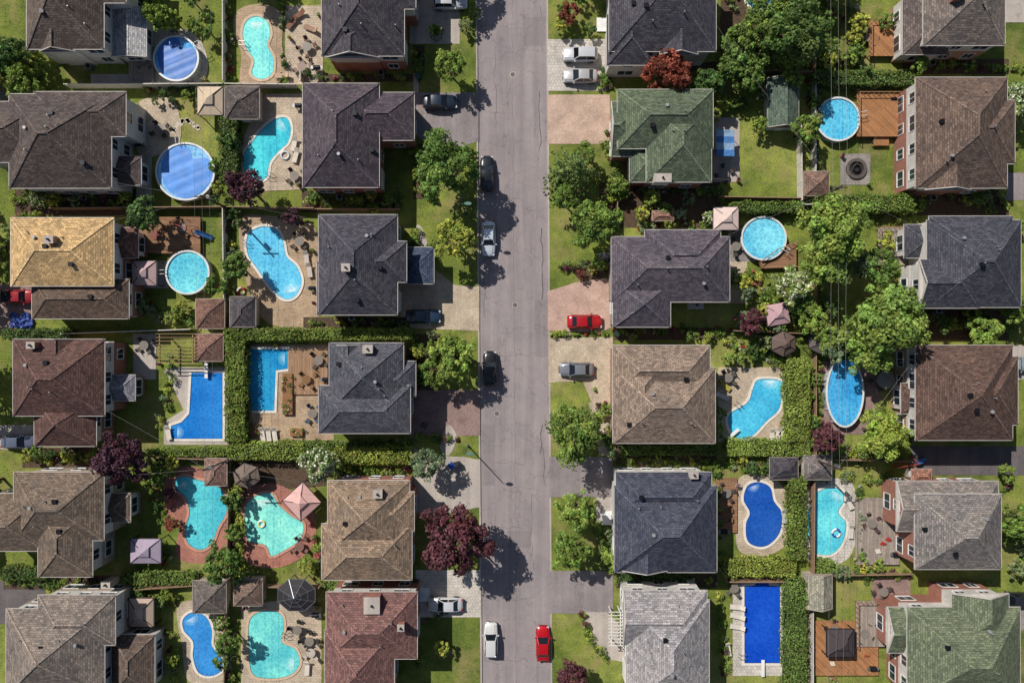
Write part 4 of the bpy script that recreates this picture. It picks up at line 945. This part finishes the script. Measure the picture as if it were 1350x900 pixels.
def diningset(px,py,c=(60,54,50),umb=None,r=.6,z=0.08,nch=4):
    x,y=W(px,py,.7); e=group('patio_table_set',(x,y,z)); t=MB(); t.tube((0,0,.68),(0,0,.73),r,r,20); t.tube((0,0,0),(0,0,.68),.06,.06,8); t.tube((0,0,0),(0,0,.04),.3,.3,12)
    rr=random.random(); ch=MB()
    for i in range(nch):
        a=2*math.pi*i/nch+rr+random.uniform(-.3,.3); q=r+random.uniform(.3,.6); cx,cy=math.cos(a)*q,math.sin(a)*q; ch.obox(cx,cy,.4,.48,.48,.06,a); bx,by=math.cos(a)*(q+.24),math.sin(a)*(q+.24); ch.obox(bx,by,.45,.06,.48,.45,a)
        for u,v in ((-.2,-.2),(.2,-.2),(.2,.2),(-.2,.2)): ch.obox(cx+u*math.cos(a)-v*math.sin(a),cy+u*math.sin(a)+v*math.cos(a),0,.05,.05,.4,a)
    for b,nm,m in ((t,'table',m_plain('table_top',(120,112,104) if c[0]<100 else c,0.4)),(ch,'chairs',m_plain('chair_fabric',c,0.7))):
        o=b.build(nm,None,[m]); o.parent=e
    if umb:
        u=MB(); n=8
        for i in range(n):
            a,b=2*math.pi*i/n,2*math.pi*(i+1)/n; u.poly([(1.2*math.cos(a),1.2*math.sin(a),2.2),(1.2*math.cos(b),1.2*math.sin(b),2.2),(0,0,2.7)]); u.beam((1.2*math.cos(a),1.2*math.sin(a),2.21),(0,0,2.71),.03,.03)
        u.tube((0,0,.7),(0,0,2.8),.03,.03,8); o=u.build('parasol',None,[FABR(umb)]); o.parent=e
for l_ in ((385,30,40,(120,84,66)),(394,20,40,(120,84,66)),(410,38,-30,(150,120,100)),(388,190,90),(390,205,80),(404,340,100,(180,170,160)),(408,356,95,(180,170,160)),(346,572,90),(354,572,90),(362,572,90),(1018,574,80),(1026,572,70),(1034,566,60),
 (955,508,150,(150,140,60)),(952,522,150),(956,672,0,(110,80,60)),(956,684,0,(110,80,60)),(972,800,0),(972,812,0),(972,826,0),(1166,716,60,(170,60,54)),(1160,722,70,(170,60,54)),(222,570,90),(302,860,90),(226,662,45,(170,90,70)),(405,880,80),(1120,662,100),(1122,700,100),(1034,680,90,(170,170,170)),
 (1090,875,20,(200,180,160)),(1140,870,70,(170,96,64)),(372,100,0,(180,150,130)),(1150,728,10),(960,855,90)): lounger(*l_)
for d_ in ((405,62,(96,70,60)),(398,88,(130,110,100)),(210,170,(60,56,54)),(388,232,(80,70,64)),(395,318,(70,66,62)),(404,500,(120,90,60)),(420,475,(70,66,62)),(412,545,(60,80,100)),(392,830,(40,38,40)),(408,845,(52,50,50)),(410,860,(170,160,150)),
 (960,498,(80,70,66)),(1150,690,(80,60,60)),(1146,50,(80,70,66)),(1168,150,(60,54,50)),(958,650,(70,60,56)),(1100,830,(60,50,44)),(1140,835,(70,60,54)),(1180,325,(70,66,62)),(205,310,(120,64,54)),(970,325,(70,64,60)),(968,775,(90,84,80)),(1115,480,(120,60,50)),(190,455,(80,74,70)),(240,300,(60,60,64)),(1160,500,(80,74,70),(120,116,112)),(955,230,(70,60,60)),(190,80,(80,70,66)),(395,720,(120,90,80)),(1165,780,(70,60,56))): diningset(*d_)
x,y=W(957,188,2.4); e=group('striped_awning_canopy',(x,y,0)); mb=MB(); rr=random.Random(9)
nx_,ny_=6,8; Zc=[[2.45-.35*i/nx_-.12*math.sin(math.pi*j/ny_*2)**2+rr.uniform(-.05,.05) for j in range(ny_+1)] for i in range(nx_+1)]
for i in range(nx_):
    for j in range(ny_):
        q=[(x-1.2+2.4*a/nx_,y-1.7+3.4*b/ny_,Zc[a][b]) for a,b in ((i,j),(i+1,j),(i+1,j+1),(i,j+1))]; mb.poly(q,m=(j//2)%2)
mb.build('fabric',e,[FABR((66,112,166)),FABR((130,158,184))]); mb=MB()
for sx in (-1.15,1.15):
    for sy in (-1.6,1.6): mb.tube((x+sx,y+sy,0),(x+sx,y+sy,2.25),.03,.03,6)
mb.build('posts',e,[GREYM])
x,y=W(1128,223); e=group('fire_pit',(x,y,0)); mb=MB(); n=28; c=lambda r:[(x+r*math.cos(2*math.pi*i/n),y+r*math.sin(2*math.pi*i/n)) for i in range(n)]
mb.ring(c(.95),c(1.35),0,.35,0); mb.poly([(*p,.12) for p in c(.96)],m=1); mb.ring(c(.4),c(.5),.1,.4,2); mb.build('stone_ring',e,[m_plain('dark_stone',(84,76,72),0.9,0,.3,5),m_plain('ash',(44,40,38),0.95,0,.4,5),DARKM])
def pergola(x0,y0,x1,y1,c=(150,120,92)):
    z=2.5;a=W(x0,y1,z);b=W(x1,y0,z); e=group('garden_pergola',((a[0]+b[0])/2,(a[1]+b[1])/2,0)); mb=MB()
    for X in (a[0]+.2,b[0]-.2):
        mb.box(X-.05,a[1],z-.2,X+.05,b[1],z)
        for Y in (a[1]+.2,b[1]-.2): mb.box(X-.07,Y-.07,0,X+.07,Y+.07,z-.2)
    n=int((b[1]-a[1])/.42)
    for i in range(n+1): Y=a[1]+(b[1]-a[1])*i/n; mb.box(a[0]-.2,Y-.03,z+.002,b[0]+.2,Y+.03,z+.15)
    mb.build('beams_and_posts',e,[m_plain('pergola_wood',c,0.7)])
pergola(208,440,256,478); pergola(804,806,820,850,(206,204,200))
def planter(x0,y0,x1,y1,c=(130,92,62)):
    a=W(x0,y1);b=W(x1,y0); e=group('planter_box',((a[0]+b[0])/2,(a[1]+b[1])/2,0)); mb=MB(); mb.box(a[0],a[1],0,b[0],b[1],.5); mb.build('box',e,[m_plain('planter_wood',c,.8)])
    k=max(4,int((b[0]-a[0])*(b[1]-a[1])*2)); cc=np.array([(random.uniform(a[0],b[0]),random.uniform(a[1],b[1]),.6) for _ in range(k)]); P,n_,s_,c_=clusters(cc,np.full(k,.32),26,lin(PAL[random.choice(['g','lg','dg'])]),.09,.06)
    me=leafmesh('plants',P-np.array(e.location),n_,s_,c_); o=bpy.data.objects.new('plants',me); col.objects.link(o); o.parent=e
planter(374,492,387,546); planter(330,560,344,572); planter(1092,890,1100,897); planter(1132,745,1150,752); planter(384,564,400,574)
def playset(px,py,ang):
    x,y=W(px,py,1); e=group('playground_swing_set',(x,y,0)); mb=MB(); a=math.radians(ang)
    for s in (-1.5,1.5):
        mb.tube((s,-.9,0),(s,0,2.2),.05,.05,6); mb.tube((s,.9,0),(s,0,2.2),.05,.05,6)
    mb.tube((-1.5,0,2.2),(1.5,0,2.2),.06,.06,6)
    for s in (-.7,.3): 
        for o in (-.2,.2): mb.tube((s+o,0,2.2),(s+o,0,.5),.01,.01,4)
        mb.box(s-.25,-.12,.46,s+.25,.12,.5)
    sl=MB(); sl.hexa([(1.6,-.25,1.3),(3.6,-.25,.15),(3.6,.25,.15),(1.6,.25,1.3),(1.6,-.25,1.38),(3.6,-.25,.23),(3.6,.25,.23),(1.6,.25,1.38)])
    for s in (-.27,.27): sl.beam((1.6,s,1.45),(3.6,s,.3),.05,.2)
    for b,nm,m in ((mb,'frame',m_plain('red_metal',(150,60,50),0.4)),(sl,'slide',m_plain('blue_plastic',(60,104,160),0.3))): o=b.build(nm,None,[m]); o.parent=e
    e.rotation_euler=(0,0,a)
playset(243,300,-20); playset(1190,612,10)
mb=MB(); r=random.Random(5)
for i in range(15):
    t=i/14; px=228+ (262-228)*t+r.uniform(-2,2); py=172-14*math.sin(t*3)+r.uniform(-2,2); x,y=W(px,py); k=[(x+.28*math.cos(a)*r.uniform(.8,1.2),y+.28*math.sin(a)*r.uniform(.8,1.2)) for a in np.arange(0,6.28,.8)]; mb.prism(k,0,.06)
mb.build('stepping_stones',None,[m_plain('flagstone',(186,176,160),0.8)])
x,y=W(30,424); mb=MB(); n=14; g=[[(x-1.5+3.0*i/n+RNG.normal()*.09,y-1+2*j/n+RNG.normal()*.09+.3*math.sin(i*.8),.12+abs(RNG.normal())*.22) for j in range(n+1)] for i in range(n+1)]
for i in range(n):
    for j in range(n): mb.poly([g[i][j],g[i+1][j],g[i+1][j+1],g[i][j+1]])
mb.build('crumpled_blue_tarp',None,[m_plain('tarp_blue',(66,86,150),0.5)])
def bin_(px,py,c):
    x,y=W(px,py); e=group('wheeled_bin',(x,y,.05)); e.rotation_euler=(0,0,random.uniform(0,6)); mb=MB(); mb.hexa([(-.24,-.28,.05),(.24,-.28,.05),(.24,.28,.05),(-.24,.28,.05),(-.3,-.36,.98),(.3,-.36,.98),(.3,.36,.98),(-.3,.36,.98)]); mb.hexa([(-.33,-.4,.99),(.33,-.4,.99),(.33,.4,.99),(-.33,.4,.99),(-.3,-.34,1.07),(.3,-.34,1.07),(.3,.36,1.05),(-.3,.36,1.05)])
    for s in (-.25,.25): mb.tube((s-.04,.33,.12),(s+.04,.33,.12),.12,.12,10)
    o=mb.build('bin_body_and_lid',None,[m_plain('bin_plastic',c,0.4)]); o.parent=e
for b in ((552,104,(40,70,60)),(808,205,(50,90,150)),(596,612,(40,80,170)),(603,610,(50,50,54)),(812,440,(40,60,50)),(175,282,(40,80,60)),(1196,440,(60,60,64)),(560,560,(60,60,64)),(805,745,(50,90,150)),(549,765,(50,60,60))): bin_(*b)
def pfloat(px,py,z,r,c):
    x,y=W(px,py,z); e=group('inflatable_pool_ring',(x,y,z)); mb=MB(); n=20;k=8
    f=lambda i,j:(x+(r+.13*math.cos(2*math.pi*j/k))*math.cos(2*math.pi*i/n),y+(r+.13*math.cos(2*math.pi*j/k))*math.sin(2*math.pi*i/n),z+.1+.13*math.sin(2*math.pi*j/k))
    for i in range(n):
        for j in range(k): mb.poly([f(i,j),f(i+1,j),f(i+1,j+1),f(i,j+1)],m=(i//5)%2)
    mb.build('ring',e,[m_plain('float_vinyl',c,.3),m_plain('float_vinyl_white',(210,208,204),.3)],True)
pfloat(318,384,.1,.45,(180,60,60)); pfloat(1102,702,.09,.5,(40,70,150)); pfloat(376,205,.09,.5,(180,190,200)); pfloat(345,690,.09,.4,(220,200,120))
def pot(px,py,z=.05):
    x,y=W(px,py,.4); e=group('potted_plant',(x,y,z)); mb=MB(); mb.tube((x,y,z),(x,y,z+.4),.16,.23,12); mb.build('pot',e,[m_plain('terracotta',random.choice([(160,96,70),(90,84,80),(190,180,168)]),.8)])
    cc=np.array([(x+random.gauss(0,.1),y+random.gauss(0,.1),z+.55+random.random()*.15) for _ in range(4)]); P,n_,s_,c_=clusters(cc,np.full(4,.22),26,lin(PAL[random.choice(['g','lg','yg','pu'])]),.08,random.choice([0,0,.25]))
    me=leafmesh('foliage',P-np.array(e.location),n_,s_,c_); o=bpy.data.objects.new('foliage',me); col.objects.link(o); o.parent=e
for p in ((382,50),(420,20),(378,110),(394,245),(330,250),(412,330),(415,400),(330,410),(300,500),(220,490),(322,548),(436,560),(365,455),(300,632),(225,735),(312,742),(408,742),(300,890),(322,800),(420,800),(1036,490),(950,575),(1038,640),(972,640),(1038,720),(1064,640),(1126,735),(968,764),(1036,885),(1110,205),(1145,242),(1130,120),(945,158),(973,238),(1090,560),(1155,480),(1182,660),(1155,822),(230,44),(270,104),(182,140),(798,530),(785,660),(726,440),(820,830),(210,480),(556,362)): pot(*p)
def bbq(px,py):
    x,y=W(px,py,.6); e=group('barbecue_grill',(x,y,.08)); mb=MB()
    for u in (-.35,.35):
        for v in (-.2,.2): mb.box(x+u-.03,y+v-.03,.08,x+u+.03,y+v+.03,.85)
    mb.box(x-.4,y-.26,.6,x+.4,y+.26,.9); mb.box(x-.75,y-.2,.84,x-.4,y+.2,.88,1); mb.box(x+.4,y-.2,.84,x+.75,y+.2,.88,1)
    for i in range(5):
        a,b=math.pi*i/5,math.pi*(i+1)/5; mb.poly([(x-.4,y-.26*math.cos(a),.9+.26*math.sin(a)),(x+.4,y-.26*math.cos(a),.9+.26*math.sin(a)),(x+.4,y-.26*math.cos(b),.9+.26*math.sin(b)),(x-.4,y-.26*math.cos(b),.9+.26*math.sin(b))])
    mb.build('grill_body',e,[DARKM,GREYM])
for p in ((418,90),(394,140),(412,380),(430,500),(416,810),(1176,132),(1180,730),(948,200),(954,700),(180,370),(184,190),(1150,880)): bbq(*p)
# ------------------------------------------------------------ light, sky, camera
EL=math.radians(46); hx,hy=.68,-.735; d=Vector((hx*math.cos(EL),hy*math.cos(EL),-math.sin(EL)))
sl=bpy.data.lights.new('sun','SUN'); sl.energy=5.0; sl.angle=math.radians(.5); sl.color=(1,.955,.885); so=bpy.data.objects.new('sun',sl); so.rotation_euler=d.to_track_quat('-Z','Y').to_euler(); so.location=(-60,60,100); col.objects.link(so)
w=bpy.data.worlds.new('World'); scn.world=w; w.use_nodes=True; nt=w.node_tree; sk=nt.nodes.new('ShaderNodeTexSky'); sk.sky_type='NISHITA'; sk.sun_disc=False; sk.sun_elevation=EL; sk.sun_rotation=math.atan2(-hx,-hy)%(2*math.pi)
nt.links.new(sk.outputs[0],nt.nodes['Background'].inputs[0]); nt.nodes['Background'].inputs[1].default_value=0.07
cd=bpy.data.cameras.new('camera'); co=bpy.data.objects.new('camera',cd); col.objects.link(co); co.location=(0,0,CAMH); co.rotation_euler=(0,0,0); cd.sensor_fit='HORIZONTAL'; cd.angle=2*math.atan(67.5/CAMH); cd.clip_end=5000; cd.clip_start=1; scn.camera=co
scn.view_settings.view_transform='Standard'; scn.view_settings.look='None'; scn.view_settings.exposure=0; scn.view_settings.gamma=1
